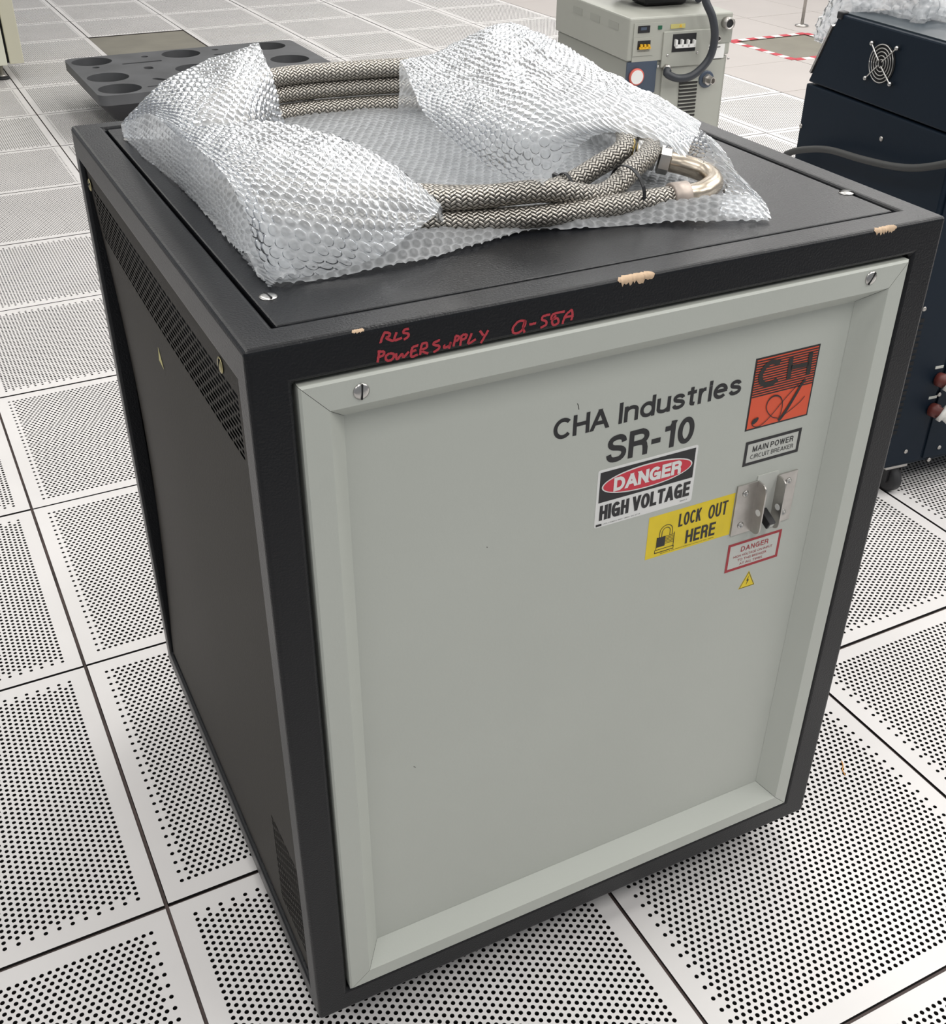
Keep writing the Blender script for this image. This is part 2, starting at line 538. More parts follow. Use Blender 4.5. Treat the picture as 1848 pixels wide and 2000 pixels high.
# plain grotesque capitals and a few small letters: width, straight strokes (square ends), curved strokes
_X = .70
GL = {
    'C': (.74, [], [_arc(.39, .5, .39, .5, 42, 318, 30)]),
    'G': (.78, [[(.76, .0), (.76, .46)], [(.76, .46), (.44, .46)]], [_arc(.39, .5, .39, .5, 42, 330, 30)]),
    'O': (.78, [], [_arc(.39, .5, .39, .5, 0, 361, 40)]),
    '0': (.50, [], [_arc(.25, .5, .25, .5, 0, 361, 40)]),
    '1': (.34, [[(.30, 0), (.30, 1)], [(.30, .98), (.24, .84)], [(.24, .80), (.06, .80)]], []),
    '-': (.22, [[(.02, .38), (.20, .38)]], []),
    'H': (.66, [[(0, 0), (0, 1)], [(.66, 0), (.66, 1)], [(0, .52), (.66, .52)]], []),
    'A': (.76, [[(0, 0), (.36, 1)], [(.76, 0), (.40, 1)], [(.14, .30), (.62, .30)]], []),
    'I': (.0, [[(0, 0), (0, 1)]], []),
    'V': (.70, [[(0, 1), (.33, 0)], [(.70, 1), (.37, 0)]], []),
    'W': (1.0, [[(0, 1), (.24, 0)], [(.50, 1), (.26, 0)], [(.50, 1), (.74, 0)], [(1.0, 1), (.76, 0)]], []),
    'L': (.50, [[(0, 0), (0, 1)], [(0, 0), (.50, 0)]], []),
    'T': (.64, [[(.32, 0), (.32, 1)], [(0, 1), (.64, 1)]], []),
    'E': (.54, [[(0, 0), (0, 1)], [(0, 0), (.54, 0)], [(0, 1), (.54, 1)], [(0, .52), (.50, .52)]], []),
    'K': (.62, [[(0, 0), (0, 1)], [(0, .36), (.58, 1)], [(.22, .60), (.62, 0)]], []),
    'N': (.66, [[(0, 0), (0, 1)], [(.66, 0), (.66, 1)], [(.02, 1), (.64, 0)]], []),
    'M': (.80, [[(0, 0), (0, 1)], [(.80, 0), (.80, 1)], [(.02, 1), (.39, 0)], [(.78, 1), (.41, 0)]], []),
    'U': (.64, [[(0, .30), (0, 1)], [(.64, .30), (.64, 1)]], [_arc(.32, .32, .32, .32, 180, 360)]),
    'D': (.70, [[(0, 0), (0, 1)], [(0, 0), (.30, 0)], [(0, 1), (.30, 1)]], [_arc(.30, .5, .40, .5, -90, 90, 24)]),
    'P': (.60, [[(0, 0), (0, 1)], [(0, 1), (.34, 1)], [(0, .46), (.34, .46)]], [_arc(.33, .73, .27, .27, -90, 90)]),
    'R': (.64, [[(0, 0), (0, 1)], [(0, 1), (.36, 1)], [(0, .50), (.36, .50)], [(.60, .0), (.60, .14)]], [_arc(.35, .75, .27, .25, -90, 90), [(.36, .50), (.48, .47), (.55, .40), (.58, .28), (.60, .12)]]),
    'B': (.62, [[(0, 0), (0, 1)], [(0, 1), (.34, 1)], [(0, .53), (.36, .53)], [(0, 0), (.36, 0)]], [_arc(.33, .765, .25, .235, -90, 90), _arc(.35, .265, .27, .265, -90, 90)]),
    'S': (.62, [], [[(.60, .74), (.56, .90), (.44, .985), (.31, 1.0), (.14, .96), (.04, .84), (.05, .68), (.16, .57), (.32, .52), (.50, .45), (.60, .34), (.60, .18), (.49, .04), (.31, .0), (.13, .03), (.03, .14), (.0, .28)]]),
    'n': (.42, [[(0, 0), (0, _X)], [(.42, 0), (.42, .46)]], [[(0, .48), (.05, .60), (.14, .68), (.25, .70), (.36, .65), (.415, .56), (.42, .44)]]),
    'u': (.42, [[(.42, 0), (.42, _X)], [(0, .24), (0, _X)]], [[(.42, .22), (.37, .10), (.28, .02), (.17, 0), (.06, .05), (.005, .14), (0, .26)]]),
    'd': (.46, [[(.46, 0), (.46, 1)]], [_arc(.23, .35, .23, .35, 0, 361, 32)]),
    'e': (.46, [[(.02, .37), (.44, .37)]], [_arc(.23, .35, .23, .35, 2, 318, 30)]),
    's': (.40, [], [[(.37, .53), (.33, .64), (.20, .70), (.08, .66), (.03, .55), (.07, .44), (.20, .38), (.33, .32), (.39, .21), (.36, .08), (.22, .0), (.07, .03), (.0, .17)]]),
    't': (.26, [[(.12, .12), (.12, .90)], [(0, _X), (.24, _X)]], [[(.12, .14), (.14, .04), (.26, .0)]]),
    'r': (.22, [[(0, 0), (0, _X)]], [[(0, .44), (.06, .60), (.14, .69), (.24, .70)]]),
    'i': (.0, [[(0, 0), (0, _X)], [(0, .93), (0, 1.0)]], []),
}


def stroke_text(s, x0, x1, z0, z1, y, material, parent, wd, wv=None, gap=.20, space=.34, name='lettering'):
    """drawn letters of stroke width wd filling x0..x1 by z0..z1 on a plane facing -Y"""
    wv = wv or wd
    tot = 0.0
    lay = []
    for k, c in enumerate(s):
        if c == ' ':
            tot += space
            continue
        g = GL[c]
        lay.append((tot, g))
        tot += g[0] + (gap if k < len(s) - 1 else 0)
        lastw = wd
    # every letter also takes its stroke width
    hgt = z1 - z0 - wd
    n = len(lay)
    sx = (x1 - x0 - wd * n) / tot
    mb = MB()
    for i, (xo, g) in enumerate(lay):
        ox = x0 + wd * (i + .5) + xo * sx

        def P(q):
            return ox + q[0] * sx, z0 + wd / 2 + q[1] * hgt
        yy = y
        for st in g[1]:
            yy -= .000012
            a, b_ = np.array(P(st[0])), np.array(P(st[1]))
            d = (b_ - a) / np.linalg.norm(b_ - a)
            e = wd / 2 if (abs(d[0]) < .02 or abs(d[1]) < .02) else wd * .3
            if abs(d[0]) >= .02 and abs(d[1]) >= .02:      # slanted strokes are cut level
                h2 = wd / 2 * min(1.35, 1 / abs(d[1]))
                ex = d * (wd / 2 / abs(d[1]))
                a, b_ = a - ex, b_ + ex
                mb.add([(a[0] - h2, yy, a[1]), (a[0] + h2, yy, a[1]), (b_[0] + h2, yy, b_[1]), (b_[0] - h2, yy, b_[1])], [(0, 1, 2, 3)])
            else:
                ribbon(mb, [a - d * e, b_ + d * e], wd if abs(d[0]) < .02 else wv, yy)
        for st in g[2]:
            q = catmull([P(v) for v in st], max(24, 2 * len(st)))
            yy -= .000012
            ribbon(mb, q, wd, yy)
    return mb.build(name, [material], parent)


def ribbon(mb, pts, wd, y, thick=0.0004, mi=0, closed=False):
    """flat stroke on a plane facing -Y; pts list of (x,z), wd scalar or list"""
    P = np.asarray(pts, float)
    k = len(P)
    wd = np.broadcast_to(np.asarray(wd, float), (k,)) * 0.5
    T = np.gradient(P, axis=0)
    T /= np.maximum(np.linalg.norm(T, axis=1)[:, None], 1e-9)
    Nn = np.stack([-T[:, 1], T[:, 0]], -1)
    L, R = P + Nn * wd[:, None], P - Nn * wd[:, None]
    vs = [(q[0], y, q[1]) for q in L] + [(q[0], y, q[1]) for q in R]
    fs = [(i, i + 1, k + i + 1, k + i) for i in range(k - 1)]
    mb.add(vs, fs, mi)


# ------------------------------------------------------------------ floor: perforated raised-floor tiles
T = 0.6096


def perforated_tile(name):
    """one square steel tile with staggered round holes, rows along X"""
    h = T / 2 - 0.0031
    a, b_ = 0.01111, 0.00962
    r_, n, th = 0.0033, 10, 0.003
    nrow, ncol = 57, 50
    y0 = -nrow * b_ / 2
    V, Q, W = [], [], []          # verts, top tris, wall quads
    ang = np.linspace(0, 2 * math.pi, n, endpoint=False) + math.pi / n
    cx, cy = np.cos(ang) * r_, np.sin(ang) * r_
    base = 0
    quads = []
    # cell template: corners 0..3, ring 4..4+n, lower ring
    corners = np.array([[-a / 2, -b_ / 2], [a / 2, -b_ / 2], [a / 2, b_ / 2], [-a / 2, b_ / 2]])
    ca = np.arctan2(corners[:, 1], corners[:, 0])
    tris = []
    ring = [4 + k for k in range(n)]
    owner = []
    for k in range(n):
        mid = ang[k] + math.pi / n
        d = np.abs((ca - mid + math.pi) % (2 * math.pi) - math.pi)
        owner.append(int(np.argmin(d)))
    for k in range(n):
        tris.append((ring[k], owner[k], ring[(k + 1) % n]))
        if owner[k] != owner[(k + 1) % n]:
            tris.append((ring[(k + 1) % n], owner[k], owner[(k + 1) % n]))
    tris = [t[::-1] for t in tris]
    walls = [(4 + k, 4 + (k + 1) % n, 4 + n + (k + 1) % n, 4 + n + k) for k in range(n)]
    cell = np.concatenate([np.c_[corners, np.zeros(4)], np.c_[cx, cy, np.zeros(n)], np.c_[cx, cy, np.full(n, -th)]])
    cells, tall, wall = [], [], []
    mats_t, strips = [], []
    for j in range(nrow):
        nc = ncol if j % 2 == 0 else ncol - 3
        yc = y0 + (j + 0.5) * b_
        xl, xr = -nc * a / 2, nc * a / 2
        strips.append((-h, xl, yc - b_ / 2, yc + b_ / 2))
        strips.append((xr, h, yc - b_ / 2, yc + b_ / 2))
        for i in range(nc):
            cells.append((xl + (i + 0.5) * a, yc))
    cells = np.array(cells)
    nv = len(cell)
    V = (cell[None] + np.c_[cells, np.zeros(len(cells))][:, None, :]).reshape(-1, 3)
    offs = (np.arange(len(cells)) * nv)[:, None, None]
    TR = (np.array(tris)[None] + offs).reshape(-1, 3)
    WL = (np.array(walls)[None] + offs).reshape(-1, 4)
    WLt = np.concatenate([WL[:, [0, 1, 2]], WL[:, [0, 2, 3]]])
    strips.append((-h, h, -h, y0))
    strips.append((-h, h, y0 + nrow * b_, h))
    ev, et = [], []
    for (xa, xb, ya, yb) in strips:
        k = len(V) + len(ev)
        ev += [(xa, ya, 0), (xb, ya, 0), (xb, yb, 0), (xa, yb, 0)]
        et += [(k, k + 1, k + 2), (k, k + 2, k + 3)]
    k = len(V) + len(ev)
    ev += [(sx * h, sy * h, z) for z in (0, -0.032) for sx, sy in ((-1, -1), (1, -1), (1, 1), (-1, 1))]
    sd = []
    for q in range(4):
        q2 = (q + 1) % 4
        sd += [(k + q, k + 4 + q2, k + q2), (k + q, k + 4 + q, k + 4 + q2)]
    V = np.concatenate([V, np.array(ev)])
    F = np.concatenate([TR, np.array(et), WLt, np.array(sd)])
    me = raw_mesh(name, V, F, ['tile', 'tile_edge'], smooth=False)
    mi = np.zeros(len(F), np.int32)
    mi[len(TR) + len(et):] = 1
    me.polygons.foreach_set('material_index', mi)
    me.update()
    return me


def solid_tile(name, m_, drop=0.0):
    h = T / 2 - 0.0024
    mb = MB()
    mb.box(-h, h, -h, h, -0.03, -drop)
    me_o = mb.build(name, [m_])
    me = me_o.data
    bpy.data.objects.remove(me_o, do_unlink=True)
    return me


def make_floor():
    u0, u1, v0, v1 = -4, 14, -4, 16
    # the pedestal grid under the tiles carries them; tiles are its pieces
    mb = MB()
    for i in range(u0, u1 + 1):
        mb.box(i * T - 0.014, i * T + 0.014, v0 * T, v1 * T, -0.055, -0.0325)
    for j in range(v0, v1 + 1):
        mb.box(u0 * T, u1 * T, j * T - 0.014, j * T + 0.014, -0.0551, -0.0326)
    for i in range(u0, u1 + 1):
        mb.box(i * T - 0.0024, i * T + 0.0024, v0 * T, v1 * T, -0.04, -0.0045)
    for j in range(v0, v1 + 1):
        mb.box(u0 * T, u1 * T, j * T - 0.0024, j * T + 0.0024, -0.04, -0.0047)
    fl = mb.build('floor', ['stringer'])
    tag(fl, 'raised floor of white perforated steel tiles on a brown stringer grid', 'floor', kind='structure')
    sub = MB().box(u0 * T, u1 * T, v0 * T, v1 * T, -0.35, -0.33).build('subfloor', ['void'], fl)
    perf = perforated_tile('floor_tile')
    plain = solid_tile('floor_tile_plain', M['tile_plain'])
    olive = solid_tile('floor_tile_olive', M['tile_olive'], 0.004)
    fixed = {(-1, 0): 1, (0, 0): 0, (-1, -1): 0, (0, -1): 1, (1, -1): 0, (2, -1): 0, (2, 0): 1, (3, 0): 0,
             (0, 1): 0, (0, 2): 0, (0, 3): 1, (0, 4): 1, (0, 5): 0, (-1, 1): 1, (-1, 2): 1, (1, 1): 0, (3, 1): 1}
    L = (np.array([-0.41, -0.14]), np.array([1.51, 13.75]))
    R = (np.array([1.48, -1.10]), np.array([12.08, 8.93]))

    def sidev(ln, q):
        d = ln[1] - ln[0]
        d = d / np.linalg.norm(d)
        e = q - ln[0]
        return d[0] * e[1] - d[1] * e[0]          # + = left of the line
    for i in range(u0, u1):
        for j in range(v0, v1):
            c = np.array([i + 0.5, j + 0.5])
            if sidev(L, c) > 2.6 or sidev(R, c) < -4.4 or j < -3 or i > 12:
                continue
            me = perf
            if i >= 7:
                me = plain
            if (i, j) in ((2, 10), (8, 7)):
                me = olive
            o = link('floor_tile', me, fl)
            rr = random.Random(i * 131 + j * 17 + 5)
            rot = fixed.get((i, j), rr.randint(0, 1))
            o.location = (c[0] * T + rr.uniform(-.0007, .0007), c[1] * T + rr.uniform(-.0007, .0007), rr.uniform(-.0006, 0))
            o.rotation_euler = (0, 0, rot * math.pi / 2)
    return fl


make_floor()
M['ceiling'] = mat('ceiling_panel', (0.72, 0.72, 0.70), 0.6, var=0.02)
tag(MB().box(-4 * T, 14 * T, -4 * T, 16 * T, 3.03, 3.08).build('ceiling', ['ceiling']), 'plain white panel ceiling', 'ceiling', kind='structure')


# ------------------------------------------------------------------ the main cabinet
def screw(parent, c, axis, r_, ang, material='steel', name='screw', hgt=0.0022):
    """slotted dome-head screw"""
    c = np.asarray(c, float)
    a = np.asarray(axis, float)
    mb = MB().lathe(c, a, [(r_, 0), (r_ * 0.98, hgt * .35), (r_ * 0.75, hgt * .8), (r_ * .35, hgt), (0, hgt * 1.05)], 20)
    o = mb.build(name, [material], parent)
    t = np.array([0, 0, 1.0]) if abs(a[2]) < .8 else np.array([1.0, 0, 0])
    e1 = np.cross(a, t)
    e2 = np.cross(a, e1)
    d = e1 * math.cos(ang) + e2 * math.sin(ang)
    s = np.cross(a, d)
    MB().obox(c + a * hgt * .78, d * r_ * .93, s * r_ * .10, a * hgt * .36).build('slot', ['inner_black'], o)
    return o


def slot_panel(name, y0, y1, z0, z1, regions, xfun, mats, parent):
    """panel in the YZ plane facing -X, with staggered obround slots cut in rectangular regions;
    xfun(y,z) gives the sheet's X"""
    V, F = [], []

    def quad(ya, yb, za, zb):
        ny = max(1, int(math.ceil((yb - ya) / 0.04)))
        nz = max(1, int(math.ceil((zb - za) / 0.04)))
        for i in range(ny):
            for j in range(nz):
                p, q = ya + (yb - ya) * i / ny, ya + (yb - ya) * (i + 1) / ny
                s, t = za + (zb - za) * j / nz, za + (zb - za) * (j + 1) / nz
                k = len(V)
                V.extend([(p, s), (q, s), (q, t), (p, t)])
                F.append((k, k + 3, k + 2, k + 1))
    ycuts = sorted({y0, y1, *[r[0] for r in regions], *[r[1] for r in regions]})
    zcuts = sorted({z0, z1, *[r[2] for r in regions], *[r[3] for r in regions]})
    for a, b_ in zip(ycuts, ycuts[1:]):
        for c, d in zip(zcuts, zcuts[1:]):
            ym, zm = (a + b_) / 2, (c + d) / 2
            if not any(r[0] < ym < r[1] and r[2] < zm < r[3] for r in regions):
                quad(a, b_, c, d)
    for (a, b_, c, d, rows, pitch) in regions:
        hgt = (d - c) / rows
        for j in range(rows):
            zc = c + (j + .5) * hgt
            st = a if j % 2 == 0 else a - pitch / 2
            cuts = [a]
            k = 0
            while st + k * pitch < b_ - 1e-6:
                if st + k * pitch > a + 1e-6:
                    cuts.append(st + k * pitch)
                k += 1
            cuts.append(b_)
            for p, q in zip(cuts, cuts[1:]):
                if q - p < pitch * .45:
                    quad(p, q, zc - hgt / 2, zc + hgt / 2)
                    continue
                hl, hh = (q - p) / 2 - 0.0018, hgt * 0.30
                m_ = (p + q) / 2
                k0 = len(V)
                V.extend([(p, zc - hgt / 2), (q, zc - hgt / 2), (q, zc + hgt / 2), (p, zc + hgt / 2)])
                c_ = hh * .55
                V.extend([(m_ - hl + c_, zc - hh), (m_ + hl - c_, zc - hh), (m_ + hl, zc - hh + c_), (m_ + hl, zc + hh - c_),
                          (m_ + hl - c_, zc + hh), (m_ - hl + c_, zc + hh), (m_ - hl, zc + hh - c_), (m_ - hl, zc - hh + c_)])
                R = [k0 + 4 + i for i in range(8)]
                K = [k0 + i for i in range(4)]
                for f in ((K[0], K[1], R[1], R[0]), (K[1], R[2], R[1]), (K[1], K[2], R[3], R[2]), (K[2], R[4], R[3]),
                          (K[2], K[3], R[5], R[4]), (K[3], R[6], R[5]), (K[3], K[0], R[7], R[6]), (K[0], R[0], R[7])):
                    F.append(tuple(reversed(f)))
    mb = MB()
    mb.add([(xfun(y, z), y, z) for y, z in V], F)
    return mb.build(name, mats, parent)


def make_cabinet():
    root = empty('power_supply_cabinet', CO, CYAW)
    root.location.z = 0.0
    tag(root, 'black cabinet with a beige front panel carrying danger stickers and a lockout bracket', 'cabinet')
    body = bpy.data.objects  # noqa
    Z = CO[2]                     # underside above the floor

    def zz(v):
        return v + Z
    # ---- frame: hollow cube with an opening in each face
    mb = MB()
    W_, D_, H_ = CW, CD, CH
    dep = 0.022

    def face(o, ux, uy, inn, A, B, a0, a1, b0, b1):
        o, ux, uy, inn = map(np.array, (o, ux, uy, inn))
        P = lambda s, t, d=0: o + ux * s + uy * t + inn * d
        out = [P(0, 0), P(A, 0), P(A, B), P(0, B)]
        i1 = [P(a0, b0), P(a1, b0), P(a1, b1), P(a0, b1)]
        i2 = [P(a0, b0, dep), P(a1, b0, dep), P(a1, b1, dep), P(a0, b1, dep)]
        fs = []
        for k in range(4):
            k2 = (k + 1) % 4
            fs.append((k, k2, 4 + k2, 4 + k))
            fs.append((4 + k, 4 + k2, 8 + k2, 8 + k))
        mb.add(out + i1 + i2, fs)
    face((0, 0, zz(0)), (1., 0, 0), (0, 0, 1.), (0, 1., 0), W_, H_, .0405, .7615, .0375, .9155)                 # front
    face((0, D_, zz(0)), (0, -1., 0), (0, 0, 1.), (1., 0, 0), D_, H_, .028, D_ - .033, .035, .912)             # left
    face((W_, 0, zz(0)), (0, 1., 0), (0, 0, 1.), (-1., 0, 0), D_, H_, .035, D_ - .035, .035, .912)             # right
    face((W_, D_, zz(0)), (-1., 0, 0), (0, 0, 1.), (0, -1., 0), W_, H_, .04, W_ - .04, .038, .9155)            # back
    face((0, 0, zz(H_)), (1., 0, 0), (0, 1., 0), (0, 0, -1.), W_, D_, .0385, .769, .0395, .765)                # top
    face((0, D_, zz(0)), (1., 0, 0), (0, -1., 0), (0, 0, 1.), W_, D_, .04, W_ - .04, .04, D_ - .04)            # bottom
    fr = mb.build('frame', ['black_coat'], root)
    import bmesh
    bm = bmesh.new()
    bm.from_mesh(fr.data)
    bmesh.ops.remove_doubles(bm, verts=bm.verts, dist=1e-5)
    bmesh.ops.recalc_face_normals(bm, faces=bm.faces)
    bm.to_mesh(fr.data)
    bm.free()
    bevel(fr, 0.0045, 3)
    # black box added inside, its colour standing in for shade behind gaps and slots
    MB().box(.03, W_ - .03, .045, D_ - .03, zz(.03), zz(H_ - .026)).build('dark_interior_box', ['inner_black'], root)
    # ---- lid
    lid = MB().box(.0425, .7655, .0435, .7615, zz(LIDZ - .012), zz(LIDZ)).build('lid', ['black_coat'], root, bev=.002)
    for (px, py, an) in ((524, 580, .1), (1653, 377, .9)):
        c = lidp(px, py, 0)
        screw(root, (c[0], c[1], zz(LIDZ)), (0, 0, 1), .0088, an)
    for (x, y) in ((.06, .70), (.75, .70)):
        screw(root, (x, y, zz(LIDZ)), (0, 0, 1), .0088, .4)

    # ---- left side panel, bowed in at its rear edge, with vent slots
    def bow(y, z):
        t = max(0.0, (y - 0.35) / 0.41)
        s = math.sin(math.pi * min(1, max(0, (z - zz(0.05)) / 0.86)))
        return 0.006 + 0.017 * t ** 2 * s
    yl0, yl1 = .036, .764
    slot_panel('side_panel', yl0, yl1, zz(.038), zz(.909),
               [(.060, .742, zz(.812), zz(.884), 11, .0205), (.050, .155, zz(.07), zz(.235), 24, .0205)], bow, ['side_coat'], root)
    screw(root, (.0055, .7461, zz(.8854)), (-1, 0, 0), .0085, .5, 'yellowzinc')
    screw(root, (.0055, .1108, zz(.8925)), (-1, 0, 0), .0085, 1.2, 'yellowzinc')
    # small torn yellow sticker
    mb = MB()
    pts = []
    for (px, py) in ((309, 677), (313, 700), (321, 722), (311, 703)):
        q = loc(hit(px, py, CO + CE * .006, CE))
        pts.append((bow(q[1], q[2] + Z) - .0006, q[1], zz(q[2])))
    mb.add(pts, [(0, 1, 2), (0, 2, 3)])
    mb.build('torn_sticker', ['yellow_tri'], root, 'torn pale yellow sticker')
    MB().box(W_ - .008, W_ - .004, .037, D_ - .037, zz(.037), zz(.91)).build('side_panel', ['side_coat'], root)
    MB().box(.042, W_ - .042, D_ - .008, D_ - .004, zz(.04), zz(.913)).build('back_panel', ['side_coat'], root)
    MB().box(.06, .30, D_, D_ + .012, zz(.60), zz(.72)).build('rear_latch', ['black_coat'], root, bev=.003)
    # ---- casters under the frame
    for x in (.09, W_ - .09):
        for y in (.10, D_ - .09):
            c = MB().box(x - .03, x + .03, y - .03, y + .03, zz(0) - .006, zz(.001)).build('caster', ['steel'], root)
            MB().lathe((x - .011, y, .026), (1, 0, 0), [(.018, 0), (.0258, .003), (.0258, .019), (.018, .022)], 24).build('wheel', ['rubber'], c)
            fork(x, y, .014, .018, .012, .022, zz(0) - .006).build('fork', ['steel'], c)

    # ---- front panel: four mitred trims around a recessed sheet
    door = empty('front_panel', (0, 0, 0))
    door.parent = root
    X0, X1, Z0, Z1 = .0440, .7575, zz(.0415), zz(.9118)
    xi0, xi1, zi0, zi1 = .0712, .7337, zz(.0655), zz(.8830)
    b_ = .0215
    yf = -.0035
    ch = .0022

    def ring(k):          # outline k: 0 back of edge, 1 edge, 2 face edge, 3 inner rim, 4 recessed
        if k == 0:
            return X0, X1, Z0, Z1, .02
        if k == 1:
            return X0, X1, Z0, Z1, yf + ch
        if k == 2:
            return X0 + ch, X1 - ch, Z0 + ch, Z1 - ch, yf
        if k == 3:
            return xi0, xi1, zi0, zi1, yf
        return xi0 + b_, xi1 - b_, zi0 + b_, zi1 - b_, .0215
    rings = [ring(k) for k in range(5)]

    def corner(k, c):
        a, b2, c2, d2, y = rings[k]
        return [(a, y, c2), (b2, y, c2), (b2, y, d2), (a, y, d2)][c]
    g = .0003
    names = ['trim_strip'] * 4
    for s in range(4):
        mb = MB()
        c0, c1 = s, (s + 1) % 4
        vs = [corner(k, c0) for k in range(5)] + [corner(k, c1) for k in range(5)]
        d = np.array(corner(3, c1)) - np.array(corner(3, c0))
        d = d / np.linalg.norm(d)
        vs = [np.array(q) + d * g for q in vs[:5]] + [np.array(q) - d * g for q in vs[5:]]
        fs = [(k, k + 5, k + 6, k + 1) for k in range(4)]
        fs = [tuple(f) for f in fs]
        mb.add(vs, fs)
        mb.build('trim_strip', ['beige'], door)
    a, b2, c2, d2, y = rings[4]
    mb = MB().box(a - .01, b2 + .01, .0217, .026, c2 - .01, d2 + .01)
    mb.build('recessed_sheet', ['beige'], door)
    MB().box(X0 + .002, X1 - .002, .027, .030, Z0 + .002, Z1 - .002).build('backing', ['inner_black'], door)
    screw(door, (.1019, yf, zz(.8961)), (0, -1, 0), .0080, 1.5)
    screw(door, (.7027, yf, zz(.8999)), (0, -1, 0), .0080, 1.05)

    # ---- printing and stickers on the recessed sheet (plane y = ys, facing -Y)
    ys = .0217
    e = .00025

    def rect(name, x0, x1, z0, z1, lay, material, parent, thick=.0002, r_=0.0, lab=None):
        y1 = ys - e * lay
        if r_ > 0:
            pts = []
            for (cx, cz, a0) in ((x1 - r_, z1 - r_, 0), (x0 + r_, z1 - r_, 90), (x0 + r_, z0 + r_, 180), (x1 - r_, z0 + r_, 270)):
                for k in range(6):
                    t = math.radians(a0 + 18 * k)
                    pts.append((cx + r_ * math.cos(t), y1, cz + r_ * math.sin(t)))
        else:
            pts = [(x1, y1, z1), (x0, y1, z1), (x0, y1, z0), (x1, y1, z0)]
        return MB().prism(pts, (0, thick, 0)).build(name, [material], parent, lab)

    def border(name, x0, x1, z0, z1, wd, lay, material, parent):
        y1 = ys - e * lay
        mb = MB()
        mb.box(x0, x1, y1, y1 + .0002, z1 - wd, z1).box(x0, x1, y1, y1 + .0002, z0, z0 + wd)
        mb.box(x0, x0 + wd, y1, y1 + .0002, z0 + wd, z1 - wd).box(x1 - wd, x1, y1, y1 + .0002, z0 + wd, z1 - wd)
        return mb.build(name, [material], parent)

    def txt(s, x0, x1, z0, z1, lay, material, parent, bold=0.0):
        return text_on(s, x0, x1, zz(z0), zz(z1), ys - e * lay, material, parent, 'lettering', bold)

    def stx(t_, x0, x1, z0, z1, lay, material, parent, wd, **kw):
        return stroke_text(t_, x0, x1, zz(z0), zz(z1), ys - e * lay, material, parent, wd, **kw)
    stx('CHA', .3212, .3895, .7768, .8015, 1, 'print_black', door, .0046, gap=.06)
    stx('Industries', .4020, .5652, .7775, .8030, 1, 'print_black', door, .0045, gap=.07)
    stx('SR-10', .3898, .5058, .7302, .7645, 1, 'print_black', door, .0064, gap=.08)
    # danger high voltage
    st = rect('danger_sticker', .3813, .5152, zz(.6479), zz(.7242), 1, 'print_white', door, r_=.003, lab='white, black and red high voltage danger sticker')
    rect('black_field', .3845, .5120, zz(.6812), zz(.7208), 2, 'print_black', st)
    for nm, sx, sz, lay, mm in (('white_oval', .0610, .0160, 3, 'print_white'), ('red_oval', .0592, .0143, 4, 'print_red')):
        y1 = ys - e * lay
        pts = [(.4482 + sx * math.cos(t), y1, zz(.7010) + sz * math.sin(t)) for t in np.linspace(0, 2 * math.pi, 48, endpoint=False)]
        MB().prism(pts, (0, .0002, 0)).build(nm, [mm], st)
    stx('DANGER', .4025, .4940, .6922, .7102, 5, 'print_white', st, .0043, gap=.05)
    stx('HIGH VOLTAGE', .3870, .5105, .6568, .6768, 2, 'print_black', st, .0041, gap=.07, space=.42)
    txt('HCL LABELS, INC.  (800) 421-6718', .3930, .4430, .6500, .6516, 2, 'print_black', st)
    rect('maker_mark', .3835, .3910, zz(.6494), zz(.6522), 2, 'print_black', st)
    txt('B0005-0', .4985, .5085, .6515, .6527, 2, 'print_black', st)
    # lock out here
    st = rect('lockout_sticker', .4575, .5815, zz(.5800), zz(.6403), 1, 'print_yellow', door, lab='yellow lock out here sticker with a padlock drawing')
    stx('LOCK', .5008, .5330, .6148, .6335, 2, 'print_black', st, .0026, gap=.16)
    stx('OUT', .5440, .5722, .6130, .6330, 2, 'print_black', st, .0026, gap=.16)
    stx('HERE', .5140, .5578, .5868, .6062, 2, 'print_black', st, .0032, gap=.14)
    txt('BRADY, B-555 SELF-STICKING CATALOG NO. 60204', .4790, .5570, .5823, .5840, 2, 'print_black', st)
    mb = MB()
    yk = ys - e * 2
    mb.box(.4725, .4840, yk, yk + .0002, zz(.5935), zz(.6075))
    for k in range(6):
        zc = zz(.5960 + k * .0021)
        mb.box(.4845, .4960, yk, yk + .0002, zc, zc + .0006)
    for bx in ((.4715, .4722, .5900, .6082), (.4962, .4970, .5885, .6095), (.4705, .4975, .5895, .5902), (.4705, .4975, .5852, .5862), (.4700, .4707, .5852, .5900), (.4970, .4976, .5862, .5895)):
        mb.box(bx[0], bx[1], yk, yk + .0002, zz(bx[2]), zz(bx[3]))
    ax = np.linspace(math.pi, 0, 14)
    for R_ in (.0092, .0058):
        arc = [(.4840 - R_, zz(.6075)), (.4840 - R_, zz(.6130))] + [(.4840 + R_ * math.cos(t), zz(.6135) + R_ * 1.05 * math.sin(t)) for t in ax] + [(.4840 + R_, zz(.6130)), (.4840 + R_, zz(.6075))]
        ribbon(mb, arc, .0009, yk)
    mb.build('padlock_drawing', ['print_black'], st)
    # main power label
    st = rect('main_power_label', .5850, .6685, zz(.6755), zz(.7090), 1, 'label_grey', door, lab='grey main power circuit breaker label with a black border')
    border('label_border', .5850, .6685, zz(.6755), zz(.7090), .0040, 2, 'print_black', st)
    stx('MAIN POWER', .5968, .6575, .6930, .7008, 2, 'print_black', st, .0012)
    stx('CIRCUIT BREAKER', .5950, .6590, .6835, .6893, 2, 'print_black', st, .0007)
    # red bordered label
    st = rect('danger_label', .5838, .6677, zz(.5195), zz(.5625), 1, 'label_grey', door, lab='small danger label with a dark red border')
    border('label_border', .5838, .6677, zz(.5195), zz(.5625), .0037, 2, 'dark_red', st)
